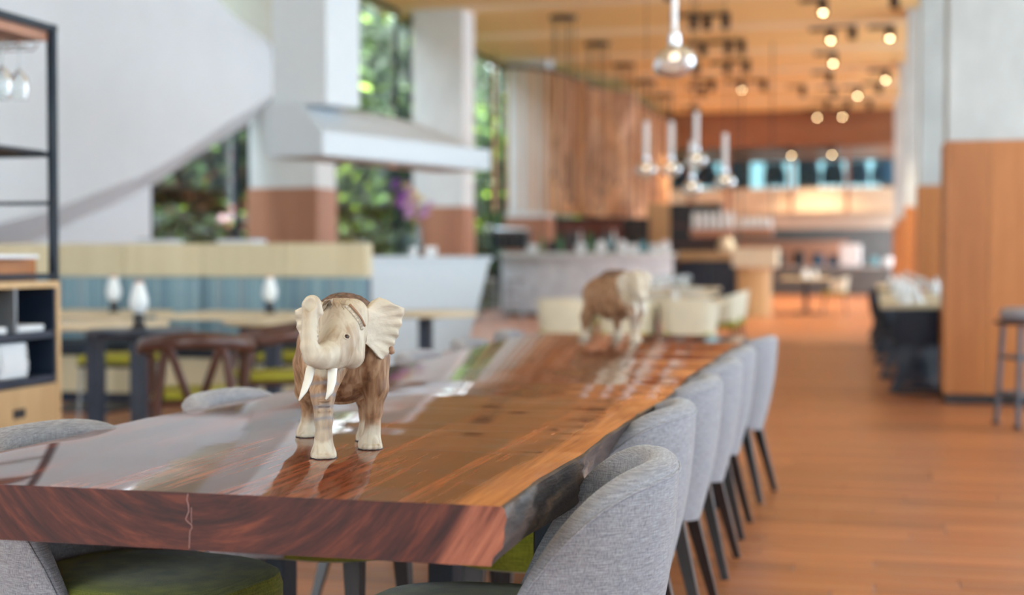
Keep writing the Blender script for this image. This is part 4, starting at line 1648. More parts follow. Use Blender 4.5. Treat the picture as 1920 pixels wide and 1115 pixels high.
# ------------------------------------------------------------------ set tables in the middle of the room
def shell_chair(label, loc, rot, group):
    """low wrap-round cream shell on slim legs, olive seat pad"""
    t = thing('shell_chair', label, 'chair', loc, rot, group)
    A = math.radians(100)

    def fn(u, v):
        a = -A + 2 * A * u
        f = abs(a) / A
        top = 0.79 - 0.10 * f ** 2.5
        bot = 0.47
        k = v * 2
        inner = k > 1
        z = bot + (top - bot) * (k if not inner else 2 - k)
        g = (z - bot) / (0.79 - bot)
        r = 1 + 0.16 * g - (0.10 if inner else 0.0)
        ca, sa = math.cos(a), math.sin(a)
        return (-math.copysign(abs(ca) ** 0.6, ca) * 0.25 * r, math.copysign(abs(sa) ** 0.6, sa) * 0.236 * r, z)
    MB().grid(fn, 29, 13).build('shell_back', M_CREAM, t, smooth=True)
    MB().rbox(-0.24, 0.26, -0.222, 0.222, 0.40, 0.49, 0.03, 2).build('seat', M_OLIVEB, t, smooth=True)
    for sx in (-1, 1):
        for sy in (-1, 1):
            MB().tube([(sx * 0.24, sy * 0.23, 0), (sx * 0.19, sy * 0.19, 0.41)], 0.012, 6).build('leg', M_BLACK, t, smooth=True)
    return t


G_M = 'set tables in the middle of the room'
G_C = 'cream shell chairs'
ped_table('set table with white plates just beyond the slab table', 'table', (-2.25, 13.75, 0), sx=0.85, sy=0.45, group=G_M)
ped_table('set table crowded with wine glasses, behind the one nearest the slab table', 'table', (-2.20, 16.2, 0), sx=0.42, sy=0.85, group=G_M)
ped_table('set table with white plates, third beyond the slab table', 'table', (-2.9, 19.6, 0), sx=0.85, sy=0.45, group=G_M)
shell_chair('cream shell chair backing the slab table, at the bar end of the near set table', (-2.75, 12.95, 0), PI / 2, G_C)
shell_chair('cream shell chair between two others at the near set table', (-2.18, 12.95, 0), PI / 2, G_C)
shell_chair('cream shell chair backing the slab table, at the aisle end of the near set table', (-1.61, 12.95, 0), PI / 2, G_C)
shell_chair('cream shell chair on the aisle side of the glass-laden table, olive seat showing', (-1.66, 15.6, 0), PI, G_C)
shell_chair('second cream shell chair on the aisle side of the glass-laden table', (-1.66, 16.5, 0), PI, G_C)
shell_chair('cream shell chair on the bar side of the glass-laden table', (-2.85, 16.1, 0), 0, G_C)
shell_chair('cream shell chair at the third set table, back to the slab table', (-3.1, 18.8, 0), PI / 2, G_C)
shell_chair('cream shell chair at the third set table, on its aisle side', (-2.4, 18.85, 0), PI / 2, G_C)


def plate(label, loc, group):
    o = MB().lathe([(0.0, 0.0), (0.075, 0.0), (0.085, 0.006), (0.13, 0.016), (0.128, 0.019), (0.08, 0.009), (0.0, 0.006)], 24).build('plate', M_CHINA, smooth=True)
    o.location = loc
    return tag(o, label, 'plate', group)


def napkin(label, loc, group, s=1.0):
    """cloth napkin folded into a standing cone"""
    b = MB()

    def fn(u, v):
        a = 2 * PI * u
        r = (0.06 - 0.052 * v ** 0.8) * (1 + 0.18 * math.sin(a * 4)) * s
        return (r * math.cos(a), r * math.sin(a) * 0.75, 0.155 * v * s + 0.01 * math.sin(a * 2) * v)
    b.grid(fn, 24, 7, closed_u=True)
    o = b.build('napkin', M_LINEN, smooth=True)
    o.location = loc
    return tag(o, label, 'napkin', group)


TOPZ = 0.7505
for i, x in enumerate((-2.85, -2.45, -2.05, -1.65)):
    for j, y in enumerate((13.52, 13.98)):
        plate('white plate on the near set table, %s from its aisle end, %s' % (ORD[3 - i], ('beside the cream chairs', 'on the far side')[j]), (x, y, TOPZ), 'plates on the set tables')
for i, x in enumerate((-2.65, -2.25, -1.85)):
    napkin('standing white napkin on the near set table, %s from its aisle end' % ORD[2 - i], (x, 13.76, TOPZ), 'napkins on the set tables', 0.7)
for i, y in enumerate((15.6, 16.0, 16.4, 16.8)):
    plate('white plate, aisle side of the glass-laden table, %s from the near table' % ORD[i], (-1.98, y, TOPZ), 'plates on the set tables')
    plate('white plate, bar side of the glass-laden table, %s from the near table' % ORD[i], (-2.42, y, TOPZ), 'plates on the set tables')
gm = wine_glass('stemmed wine glass on the glass-laden set table', (-2.2, 15.5, TOPZ), 'wine glasses on the glass-laden table', False, 1.05)
for i in range(4):
    for j, x in enumerate((-2.28, -2.10)):
        if i or j:
            dup(gm, (x, 15.5 + i * 0.38 + j * 0.08, TOPZ), 0, 'stemmed wine glass on the glass-laden set table', 'wine glasses on the glass-laden table')
gm.location = (-2.28, 15.5, TOPZ)
for i, (x, y) in enumerate(((-3.3, 19.45), (-2.9, 19.45), (-2.5, 19.45), (-3.1, 19.8))):
    napkin('standing white napkin on the third set table, %s from the bar end' % ORD[i], (x, y, TOPZ), 'napkins on the set tables')


# ------------------------------------------------------------------ glass pendants
def pendant(label, loc, group=None):
    """blown lopsided glass globe on a white tube"""
    t = thing('glass_pendant', label, 'pendant lamp', loc, 0, group)
    b = MB()
    prof = [(0.030, 0.075), (0.045, 0.066), (0.085, 0.040), (0.110, 0.000), (0.112, -0.040), (0.090, -0.075), (0.050, -0.096), (0.0, -0.102)]

    b.lathe(prof, 28, cap=False)
    b.v = [(x * 0.92 + 0.07 * x * abs(x) / 0.1, y * 0.92, z * 0.97 + 0.16 * x * (1 if x > 0 else 0.4)) for x, y, z in b.v]
    g = MATS.get('smoky_globe') or veiled(thin_glass('smoky_globe', (0.86, 0.86, 0.86), 2.5, 0.04), 0.16)
    b.build('glass_globe', g, t, smooth=True, fix=False)
    MB().lathe([(0.0, 0.150), (0.016, 0.150), (0.020, 0.142), (0.030, 0.135), (0.034, 0.085), (0.030, 0.072), (0.0, 0.072)], 18).build('cap', M_CHROME, t, smooth=True)
    MB().tube([(0, 0, 0.495), (0, 0, CZ - loc[2] - 0.001)], 0.004, 6).build('cable', M_BLACK, t)
    MB().tube([(0, 0, 0.148), (0, 0, 0.50 if loc[1] > 10 else 0.8)], 0.017 if loc[1] < 10 else 0.026, 10).build('stem', plain('white_tube', (0.85, 0.85, 0.85), 0.35), t, smooth=True)
    MB().lathe([(0.0, 0.0), (0.022, 0.0), (0.026, 0.02), (0.018, 0.05), (0.012, 0.07), (0.0, 0.072)], 14, (0, 0, 0.0)).build('bulb', emit('pendant_bulb', (1.0, 0.80, 0.55), 2.5), t, smooth=True)
    return t


pendant('blown glass pendant lamp on a white tube, hanging alone over the slab table', (-1.01, 7.45, 2.19))
for (x, y, z, lb) in ((-2.33, 15.0, 2.10, 'blown glass pendant over the set tables, one of the pair nearest the bar'), (-2.10, 15.25, 2.12, 'blown glass pendant over the set tables, aisle-side one of the pair by the bar'),
                      (-1.80, 15.0, 2.19, 'blown glass pendant over the set tables, the highest of the cluster'), (-1.50, 15.0, 1.96, 'blown glass pendant over the set tables, the one nearest the aisle'),
                      (-1.92, 15.6, 1.93, 'blown glass pendant hanging lowest in the cluster over the set tables')):
    pendant(lb, (x, y, z), 'pendant cluster over the set tables')


# ------------------------------------------------------------------ ceiling spotlights
def spotlight(loc, lit):
    t = thing('ceiling_spotlight', 'lit black ceiling spotlight glowing warm white under the timber ceiling' if lit else 'unlit black ceiling spotlight under the timber ceiling', 'spotlight',
              loc, 0, 'lit ceiling spotlights' if lit else 'unlit ceiling spotlights')
    MB().box(-0.40, 0.08, -0.05, 0.05, -0.06, 0.0).build('track_plate', M_BLACK, t)
    b = MB().tube([(0, 0.03, -0.05), (0, -0.08, -0.26)], [0.075, 0.085], 14)
    b.build('housing', M_BLACK, t, smooth=True)
    MB().tube([(0, 0.0, -0.03), (0, -0.01, -0.13)], 0.015, 8).build('bracket', M_BLACK, t)
    e = MB().tube([(0, -0.079, -0.2575), (0, -0.0822, -0.264)], 0.034, 16)
    e.build('lens', emit('spot_lens', (1.0, 0.72, 0.38), 22.0) if lit else plain('dark_lens', (0.05, 0.04, 0.035), 0.15), t)
    return t


ZC = CZ - 0.001
lit_at = [(-0.84, 25.0), (-0.80, 28.2), (0.30, 28.2), (-0.84, 31.5), (0.28, 34.7), (-3.17, 35.9), (-5.0, 41.9), (-0.39, 37.9), (-1.61, 43.4), (-0.88, 43.4)]
dark_at = [(-3.17, 26.0), (-2.94, 26.1), (-2.6, 26.05), (-3.39, 29.4), (-2.88, 29.35), (-2.6, 29.3), (-3.87, 32.3), (-3.2, 32.45), (-2.75, 32.3), (-3.88, 35.6),
           (-4.26, 36.9), (-2.64, 35.9), (-0.39, 27.9), (-1.75, 37.25), (-1.01, 34.7), (-0.99, 37.7), (0.14, 37.15), (-1.25, 40.6), (-0.68, 40.75), (-0.1, 40.9), (-3.2, 23.0), (0.33, 24.6)]
s_lit = s_dark = None
for lst, lit in ((lit_at, True), (dark_at, False)):
    pr_ = None
    for x, y in lst:
        if pr_ is None:
            pr_ = spotlight((x, y, ZC), lit)
            if lit:
                SPOT_LIT = pr_
        else:
            dup(pr_, (x, y, ZC), 0, pr_['label'], pr_['group'])
for x in (-5.3, -2.4, -1.2):
    dup(SPOT_LIT, (x, 44.25, 4.549), 0, 'lit black spotlight under the brown beam in front of the gallery', 'lit spotlights on the gallery beam')
for (x, y) in ((-0.84, 24.9), (-0.80, 31.4), (-3.17, 35.8), (-0.4, 37.8), (-1.61, 43.3), (-5.0, 41.8)):
    d = bpy.data.lights.new('spot_glow', 'SPOT')
    d.energy = 1300
    d.color = (1.0, 0.78, 0.52)
    d.spot_size = math.radians(95)
    d.spot_blend = 0.7
    d.shadow_soft_size = 0.08
    o = bpy.data.objects.new('spot_glow', d)
    COL.objects.link(o)
    o.location = (x, y - 0.12, CZ - 0.36)

# ------------------------------------------------------------------ bar canopies with hanging rods
for i, y in enumerate((25.66, 28.97, 32.3, 35.5, 38.6)):
    t = thing('rod_chandelier', '%s dark chandelier of long hanging rods along the bar, counted from the orchid vase' % ORD[i], 'chandelier', (-5.52, y, ZC), 0, 'rod chandeliers over the bar')
    MB().lathe([(0.0, -0.06), (0.25, -0.06), (0.26, -0.05), (0.26, 0.0), (0.0, 0.0)], 28, sy=0.8).build('canopy', M_BLACK, t, smooth=True)
    rv = random.Random(i)
    for k in range(5):
        a = 2 * PI * k / 5
        x, yy = 0.2 * math.cos(a) - 0.0, 0.16 * math.sin(a)
        ln = rv.uniform(2.6, 3.5)
        rd = MB().tube([(x, yy, -0.06), (x, yy, -ln)], 0.011, 6).build('rod', M_BLACK, t)
        MB().lathe([(0.0, 0.0), (0.02, 0.0), (0.024, 0.1), (0.0, 0.1)], 8, (x, yy, -ln - 0.1)).build('rod_tip', M_BLACK, rd)

# ------------------------------------------------------------------ bar with its back wall
BR = thing('bar_counter', 'long curved grey bar counter with pale stone top', 'counter', (-5.5, 27.2, 0))


def bar_path(f, off):
    x = -1.75 + 3.45 * f
    y = 0.55 * (2 * f - 1) ** 2 + 0.15 * f
    return x, y - off


for k in range(8):
    b = MB()

    def face(u, v, k=k):
        f = (k + 0.01 + 0.98 * u) / 8
        x, y = bar_path(f, 0.0 if v < 0.5 else 0.06)
        return (x, y if v < 0.5 else y + 0.12, (0.08 if v in (0, 1) else 1.18))
    pts = [(bar_path((k + 0.01 + 0.98 * u / 4) / 8, 0)) for u in range(5)]
    poly = [(p[0], p[1]) for p in pts] + [(p[0], p[1] + 0.08) for p in reversed(pts)]
    b.prism(poly, 'z', 0.09, 1.18)
    b.build('front_panel', plain('zinc_panel', (0.62, 0.65, 0.69), 0.45, 0.0, var=0.15, scale=5), BR)
pts = [bar_path(u / 24, 0.14) for u in range(25)]
poly = [(p[0], p[1]) for p in pts] + [(p[0], p[1] + 0.75) for p in reversed(pts)]
MB().prism(poly, 'z', 1.18, 1.27).build('bar_top', plain('pale_stone', (0.62, 0.66, 0.64), 0.25, var=0.08, scale=8), BR)
pts = [bar_path(u / 24, -0.05) for u in range(25)]
poly = [(p[0], p[1]) for p in pts] + [(p[0], p[1] + 0.05) for p in reversed(pts)]
MB().prism(poly, 'z', 0.0, 0.09).build('kick_board', M_LEG, BR)

rv = random.Random(11)
kinds = [('bottle', 'bottle', [(0.0, 0.0), (0.04, 0.0), (0.042, 0.18), (0.015, 0.24), (0.015, 0.31), (0.0, 0.31)]),
         ('serving_bowl', 'bowl', [(0.0, 0.0), (0.06, 0.0), (0.11, 0.10), (0.12, 0.17), (0.112, 0.17), (0.05, 0.02), (0.0, 0.02)]),
         ('jug', 'jug', [(0.0, 0.0), (0.07, 0.0), (0.10, 0.09), (0.09, 0.18), (0.06, 0.22), (0.07, 0.25), (0.0, 0.25)])]
cols = [('white', M_CHINA), ('green', plain('bottle_green', (0.04, 0.16, 0.06), 0.15)), ('teal', plain('teal_glaze', (0.10, 0.25, 0.28), 0.2)), ('silver', M_CHROME), ('black', M_BLACK)]
items = [(0.06, 1, 0), (0.10, 0, 1), (0.14, 2, 4), (0.20, 0, 1), (0.25, 0, 4), (0.30, 1, 0), (0.37, 0, 1), (0.44, 2, 0), (0.50, 0, 2), (0.60, 2, 0), (0.66, 1, 0), (0.71, 2, 2), (0.77, 1, 0), (0.86, 2, 0)]
for n_, (f, kd, cl) in enumerate(items):
    nm, cat, pf = kinds[kd]
    x, y = bar_path(0.20 + 0.058 * n_, -0.2)
    sc_ = 0.95 if kd else 1.2
    o = MB().lathe([(r * sc_, z * sc_) for r, z in pf], 18).build(nm, cols[cl][1], smooth=True)
    o.location = (-5.5 + x, 27.2 + y, 1.2705)
    tag(o, '%s %s on the bar counter, %s of the ware from its orchid-side end' % (cols[cl][0], nm.replace('_', ' '), (ORD + ['eleventh', 'twelfth', 'thirteenth', 'fourteenth'])[n_]), cat, 'ware on the bar')
CMX = thing('coffee_machine', 'black and steel coffee machine at the orchid end of the bar', 'coffee machine', (-7.02, 27.85, 1.271))
MB().rbox(-0.32, 0.32, -0.22, 0.22, 0.06, 0.42, 0.03, 2).build('body', M_BLACK, CMX)
MB().rbox(-0.34, 0.34, -0.24, 0.24, 0.42, 0.50, 0.03, 2).build('cup_tray', M_CHROME, CMX)
for sx in (-1, 1):
    MB().tube([(sx * 0.15, -0.22, 0.26), (sx * 0.15, -0.36, 0.22)], 0.022, 8).build('portafilter', M_CHROME, CMX)
    MB().lathe([(0.04, 0.0), (0.03, 0.06)], 10, (sx * 0.26, 0, 0)).build('foot', M_CHROME, CMX)

# stools in front of the bar
def bar_stool(label, loc, rot=0.0, seat=M_GREYMETAL, group='stools at the curved bar'):
    t = thing('bar_stool', label, 'stool', loc, rot, group)
    MB().lathe([(0.0, 0.72), (0.16, 0.72), (0.19, 0.735), (0.195, 0.765), (0.17, 0.785), (0.0, 0.79)], 24).build('seat', seat, t, smooth=True)
    for i in range(4):
        a = PI / 4 + i * PI / 2
        MB().tube([(0.24 * math.cos(a), 0.24 * math.sin(a), 0), (0.13 * math.cos(a), 0.13 * math.sin(a), 0.72)], 0.018, 8).build('leg', M_GREYMETAL, t, smooth=True)
    for z, r in ((0.26, 0.208), (0.50, 0.171)):
        MB().tube([(r * math.cos(2 * PI * i / 24), r * math.sin(2 * PI * i / 24), z) for i in range(25)], 0.011, 6).build('foot_ring', M_GREYMETAL, t, smooth=True)
    return t


for i, (x, y) in enumerate(((-7.55, 26.3), (-7.05, 26.0), (-6.5, 25.9))):
    bar_stool('round grey metal stool, %s along the curved bar from the orchid end' % ORD[i], (x, y, 0))

# back bar: red timber wall, dark pass, oak pier
BW = thing('back_bar', 'dark red timber back bar wall behind the curved counter', 'wall unit', (-6.95, 33.0, 0))
for i in range(6):
    w = 2.5 / 6
    MB().box(-1.25 + i * w + 0.005, -1.25 + (i + 1) * w - 0.005, -0.06, 0.0, 0.0, 2.05).build('timber_panel', M_DARKRED, BW)
MB().box(-1.27, 1.27, -0.10, 0.10, 2.05, 2.12).build('cornice', M_BLACK, BW)
MB().box(-1.2, 1.2, -0.32, -0.06, 1.45, 1.48).build('bottle_shelf', M_BLACK, BW)
for i in range(12):
    o = MB().lathe([(r * 1.1, z * 1.1) for r, z in kinds[0][2]], 10).build('bottle', [cols[1][1], M_BLACK, cols[2][1], M_CHINA][i % 4], smooth=True)
    o.location = (-6.95 - 1.1 + i * 0.2, 32.81, 1.4805)
    tag(o, '%s bottle on the back bar shelf' % ['green', 'black', 'teal', 'white'][i % 4], 'bottle', '%s bottles on the back bar shelf' % ['green', 'black', 'teal', 'white'][i % 4])
PS = thing('kitchen_pass', 'dark kitchen pass opening with steel frame beside the red back bar', 'pass', (-5.62, 33.6, 0))
MB().box(-0.42, 0.42, 0.0, 0.1, 0.0, 2.05).build('recess_shade', plain('recess_shade', (0.05, 0.05, 0.05), 0.5), PS)  # flat panel coloured near-black for the shade inside the opening
MB().box(-0.47, -0.40, -0.05, 0.1, 0.0, 2.08).box(0.40, 0.47, -0.05, 0.1, 0.0, 2.08).box(-0.47, 0.47, -0.05, 0.1, 2.05, 2.12).build('frame', M_BLACK, PS)
MB().box(-0.38, 0.38, -0.08, 0.05, 1.30, 1.34).build('pass_shelf', M_CHROME, PS)
OP = thing('oak_pier', 'square oak-panelled pier between the kitchen pass and the gallery', 'pillar', (-4.95, 34.6, 0))
for i in range(3):
    MB().box(-0.42 + i * 0.28 + 0.004, -0.42 + (i + 1) * 0.28 - 0.004, -0.03, 0.0, 0.0, 2.5).build('oak_board', M_OAK, OP)
MB().box(-0.42, 0.42, 0.0, 0.6, 0.0, 2.5).build('core', M_OAK, OP)

# ------------------------------------------------------------------ undulating slatted screen
SCN = thing('slatted_screen', 'tall undulating screen of upright timber slats hanging behind the bar', 'screen', (0, 0, 0))
path = [(-7.9, 29.7), (-7.35, 29.95), (-6.95, 30.5), (-6.75, 31.4), (-6.62, 32.6), (-6.48, 34.0), (-6.3, 35.3), (-6.12, 36.6), (-6.02, 38.5), (-6.0, 41.0), (-6.0, 43.2)]
seg = [0.0]
for p, q in zip(path, path[1:]):
    seg.append(seg[-1] + math.hypot(q[0] - p[0], q[1] - p[1]))
NSL = 100
M_SLAT = wood('slat_cedar', (0.52, 0.27, 0.13), (0.74, 0.45, 0.25), 'z', 8, 0.5, rnd=0.25)
for k in range(NSL):
    # closer spacing where the screen faces the room, wider where it runs away
    s = seg[-1] * k / (NSL - 1)
    i = 0
    while i < len(seg) - 2 and seg[i + 1] < s:
        i += 1
    f = (s - seg[i]) / (seg[i + 1] - seg[i])
    x = path[i][0] + (path[i + 1][0] - path[i][0]) * f
    y = path[i][1] + (path[i + 1][1] - path[i][1]) * f
    tx, ty = path[i + 1][0] - path[i][0], path[i + 1][1] - path[i][1]
    q = math.hypot(tx, ty)
    nx, ny = ty / q, -tx / q           # towards the room
    u = s / seg[-1]
    if u < 0.22 and k % 2:
        continue
    outer, inner = [], []
    for j in range(11):
        z = 2.16 + 3.1 * j / 10
        w = (0.16 if u < 0.22 else 1.0) * (0.34 + 0.22 * math.sin(2.2 * (z - 2) + 14 * u) + 0.18 * math.sin(1.3 * (z - 2) - 22 * u + 1)) * (1 - 0.75 * max(0.0, min(1.0, (u - 0.42) / 0.12)))
        outer.append((x + nx * w, y + ny * w, z))
        inner.append((x - nx * 0.05, y - ny * 0.05, z))
    tw = 0.03 if u > 0.22 else 0.022
    dx, dy = tx / q * tw, ty / q * tw
    b = MB()
    n_ = len(outer)
    V_ = []
    for sgn in (-1, 1):
        V_ += [(p[0] + sgn * dx, p[1] + sgn * dy, p[2]) for p in outer]
        V_ += [(p[0] + sgn * dx, p[1] + sgn * dy, p[2]) for p in inner]
    F_ = []
    for j in range(n_ - 1):
        F_ += [(j, j + 1, n_ + j + 1, n_ + j), (2 * n_ + j, 3 * n_ + j, 3 * n_ + j + 1, 2 * n_ + j + 1),
               (j, 2 * n_ + j, 2 * n_ + j + 1, j + 1), (n_ + j, n_ + j + 1, 3 * n_ + j + 1, 3 * n_ + j)]
    F_ += [(0, n_, 3 * n_, 2 * n_), (n_ - 1, 3 * n_ - 1, 4 * n_ - 1, 2 * n_ - 1)]
    b.add(V_, F_)
    b.build('slat', M_SLAT, SCN)
MB().tube([(p[0] - 0.02, p[1], 5.3) for p in path], 0.05, 6).build('hanging_rail', M_BLACK, SCN)
for p in path[::2]:
    MB().tube([(p[0], p[1], 5.3), (p[0], p[1], CZ - 0.001)], 0.015, 6).build('hanger', M_BLACK, SCN)
pb_ = path[3:]
MB().add([(p[0] - 0.3, p[1], z) for p in pb_ for z in (2.16, 5.25)], [(2 * i, 2 * i + 2, 2 * i + 3, 2 * i + 1) for i in range(len(pb_) - 1)]).build('backing_panel', plain('screen_backing', (0.36, 0.22, 0.14), 0.8), SCN)
bk_ = [o for o in SCN.children if o.name.startswith('backing_panel')][0]
sm = bk_.modifiers.new('thick', 'SOLIDIFY')
sm.thickness = 0.06

# ------------------------------------------------------------------ gallery over the far end
GY = 45.0
GAL = thing('gallery', 'timber-fronted gallery with glass balustrade across the far end', 'balcony', (0, GY, 0))
xs_ = [-6.8, -5.6, -4.4, -2.45, -0.75, 0.9]
for a, c in zip(xs_, xs_[1:]):
    MB().rbox(a + 0.06, c - 0.06, -0.05, 0.0, 2.60, 3.34, 0.01, 1).build('fascia_panel', plain('pale_maple', (0.82, 0.70, 0.51), 0.4, var=0.06, scale=3), GAL)
    MB().box(a + 0.03, c - 0.03, 0.02, 0.035, 3.38, 4.25).build('glass_panel', thin_glass('balustrade_glass', (0.80, 0.92, 0.94)), GAL)
for a in xs_:
    MB().box(a - 0.05, a + 0.05, -0.08, 0.02, 2.58, 4.75).build('gallery_post', M_CLAD2, GAL)
MB().box(-6.85, 1.4, 0.0, 5.0, 2.55, 2.62).box(-6.85, 1.4, 0.0, 5.0, 3.26, 3.34).build('gallery_deck', M_PALEX, GAL)
MB().box(-6.85, 1.4, 0.0, 0.06, 4.25, 4.29).build('handrail', M_CLAD2, GAL)
MB().box(-6.85, 1.4, 0.6, 0.8, 2.10, 2.55).build('soffit_beam', plain('grey_beam', (0.66, 0.64, 0.56), 0.7), GAL)
# windows at the back of the gallery
for i, (a, c) in enumerate(((-6.6, -5.3), (-4.3, -2.6), (-1.9, 0.3))):
    o = bpy.data.objects.new('window_%d' % (30 + i), None)
    COL.objects.link(o)
    struct(o)
    o.location = (0, YF - 0.02, 0)
    MB().box(a, c, -0.06, 0.0, 3.36, 3.44).box(a, c, -0.06, 0.0, 4.62, 4.7).build('frame', M_STEEL, o)
    n_ = 3
    for k in range(n_):
        MB().box(a + k * (c - a) / n_ + 0.03, a + (k + 1) * (c - a) / n_ - 0.03, -0.04, -0.02, 3.44, 4.62).build('pane', emit('daylight_glow_pane', (0.45, 0.72, 0.78), 1.3), o)  # panes glow by themselves in place of daylight, solid wall behind
    for k in range(n_ + 1):
        MB().box(a + k * (c - a) / n_ - 0.03, a + k * (c - a) / n_ + 0.03, -0.06, 0.0, 3.44, 4.62).build('mullion', M_STEEL, o)
M_BLUE = plain('blue_cloth', (0.03, 0.12, 0.22), 0.8, var=0.2)
for i, x in enumerate((-5.9, -5.15, -4.35, -3.0, -1.95, -1.2, -0.45, 0.3)):
    t = thing('gallery_armchair', 'blue upholstered armchair behind the gallery glass, %s from the slatted screen' % ORD[i], 'chair', (x, GY + 0.9, 3.34), 0, 'blue armchairs on the gallery')
    MB().rbox(-0.27, 0.27, -0.25, 0.25, 0.14, 0.42, 0.05, 2).build('seat', M_BLUE, t, smooth=True)
    MB().rbox(-0.29, 0.29, -0.33, -0.22, 0.14, 0.84, 0.05, 2).build('backrest', M_BLUE, t, smooth=True)
    for sx in (-1, 1):
        MB().rbox(sx * 0.30 - 0.05, sx * 0.30 + 0.05, -0.3, 0.25, 0.14, 0.6, 0.04, 2).build('armrest', M_BLUE, t, smooth=True)
        for sy in (-1, 1):
            MB().tube([(sx * 0.24, sy * 0.22, 0), (sx * 0.22, sy * 0.2, 0.15)], 0.015, 6).build('leg', M_LEG, t)

# ------------------------------------------------------------------ service point, racks and kitchen under the gallery
HS = thing('host_stand', 'curved oak host stand with cream box top beside the aisle', 'stand', (-2.25, 29.0, 0))
b = MB()
b.grid(lambda u, v: (-0.05 + 0.36 * math.sin(-1.2 + 2.4 * u), -0.25 + 0.18 * (1 - math.cos(-1.2 + 2.4 * u)) * 1.2, 0.0 + 0.98 * v), 17, 2)
b.grid(lambda u, v: (-0.05 + 0.36 * math.sin(1.2 - 2.4 * u), 0.35 - 0.18 * (1 - math.cos(1.2 - 2.4 * u)), 0.0 + 0.98 * v), 17, 2)
b.build('curved_front', M_OAK, HS, smooth=True)
MB().box(-0.36, 0.28, -0.1, 0.22, 0.0, 0.98).build('carcass', M_OAK, HS)
MB().rbox(-0.47, 0.42, -0.32, 0.4, 0.98, 1.36, 0.02, 2).build('box_top', M_CREAM, HS)
for (x, w, z, lb, nj) in ((-3.2, 0.9, 1.60, 'hanging timber rack of white jars next to the dark pass', 6), (-2.32, 0.68, 1.62, 'hanging timber rack of white jars over the host stand', 5)):
    t = thing('jar_rack', lb, 'rack', (x, 29.6, z))
    MB().rbox(-w / 2, w / 2, -0.15, 0.15, 0.0, 0.16, 0.01, 1).build('tray', M_CLAD2, t)
    for sx in (-1, 1):
        MB().tube([(sx * (w / 2 - 0.03), 0.13, 0.15), (sx * (w / 2 - 0.03), 0.13, CZ - z)], 0.012, 6).build('hanger', M_BLACK, t)
    for k in range(nj):
        h = 0.36 if nj == 6 else 0.22
        o = MB().lathe([(0.0, 0.0), (0.055, 0.0), (0.062, 0.02), (0.062, h * 0.8), (0.045, h * 0.9), (0.045, h), (0.0, h)], 14).build('white_jar', M_CHINA, smooth=True)
        o.location = (x - w / 2 + 0.08 + k * (w - 0.16) / (nj - 1), 29.55, z + 0.1605)
        tag(o, '%s white jar on the %s' % (ORD[k], 'rack next to the dark pass, counted from the bar' if nj == 6 else 'rack over the host stand, counted from the bar'), 'jar', 'white jars on the hanging racks')
SB = thing('sideboard', 'oak-topped navy sideboard under the jar rack', 'sideboard', (-3.25, 30.4, 0))
MB().rbox(-0.75, 0.55, -0.25, 0.3, 1.12, 1.30, 0.01, 1).build('oak_top', M_OAK, SB)
for i in range(2):
    MB().box(-0.72 + i * 0.63 + 0.005, -0.72 + (i + 1) * 0.63 - 0.005, -0.22, 0.28, 0.0, 1.12).build('door', M_NAVY, SB)
o = MB().lathe([(0.0, 0.0), (0.16, 0.0), (0.20, 0.12), (0.13, 0.24), (0.09, 0.36), (0.04, 0.42), (0.0, 0.43)], 20).build('cream_urn', M_CREAM, smooth=True)
o.location = (-3.0, 30.35, 1.3005)
tag(o, 'rounded cream urn standing on the oak-topped sideboard', 'urn')
DS = thing('wine_cabinet', 'tall black wine cabinet behind the sideboard', 'cabinet', (-3.9, 32.2, 0))
MB().box(-0.55, 0.6, 0.0, 0.5, 0.0, 2.4).build('carcass', M_BLACK, DS)
for i in range(5):
    MB().box(-0.5, 0.55, -0.02, 0.0, 0.2 + i * 0.42, 0.23 + i * 0.42).build('shelf_edge', M_DARKRED, DS)

ped_table('dark-legged set table beside the host stand', 'table', (-1.35, 30.6, 0), sx=0.5, sy=0.9, group=G_M)
shell_chair('cream shell chair at the table beside the host stand', (-0.75, 30.4, 0), PI, G_C)
for i, y in enumerate((30.0, 30.5, 31.0)):
    napkin('standing white napkin beside the host stand, %s from the near table end' % ORD[i], (-1.35 + (i % 2) * 0.2, y, TOPZ), 'napkins on the set tables', 1.3)
KC = thing('kitchen_counter', 'grey kitchen counter across the far end of the aisle', 'counter', (-2.0, 46.6, 0))
for i in range(6):
    MB().box(-3.2 + i * 0.95 + 0.005, -3.2 + (i + 1) * 0.95 - 0.005, 0, 0.05, 0.1, 0.86).build('door', M_SLATE, KC)
MB().box(-3.2, 2.5, 0.05, 0.8, 0.0, 0.86).build('carcass', M_SLATE, KC)
MB().rbox(-3.25, 2.55, -0.05, 0.85, 0.86, 0.92, 0.01, 1).build('worktop', M_CHROME, KC)
WF = thing('white_cooler', 'white upright cooler on the kitchen counter at the end of the aisle', 'cooler', (-0.68, 46.95, 0.921))
MB().rbox(-0.33, 0.33, -0.3, 0.3, 0.0, 0.70, 0.03, 2).build('body', M_CHINA, WF)
MB().rbox(-0.30, 0.30, -0.33, -0.3, 0.04, 0.66, 0.01, 1).build('door', M_CHINA, WF)
MB().box(0.22, 0.25, -0.36, -0.33, 0.2, 0.5).build('handle', M_CHROME, WF)
SP = thing('splashback', 'peach tiled splashback behind the kitchen counter', 'wall panel', (-2.3, 49.0, 0))
for i in range(5):
    MB().box(-2.2 + i * 0.75 + 0.005, -2.2 + (i + 1) * 0.75 - 0.005, 0, 0.05, 0.0, 1.75).build('tile_panel', plain('peach_tile', (0.62, 0.33, 0.22), 0.4, var=0.1), SP)
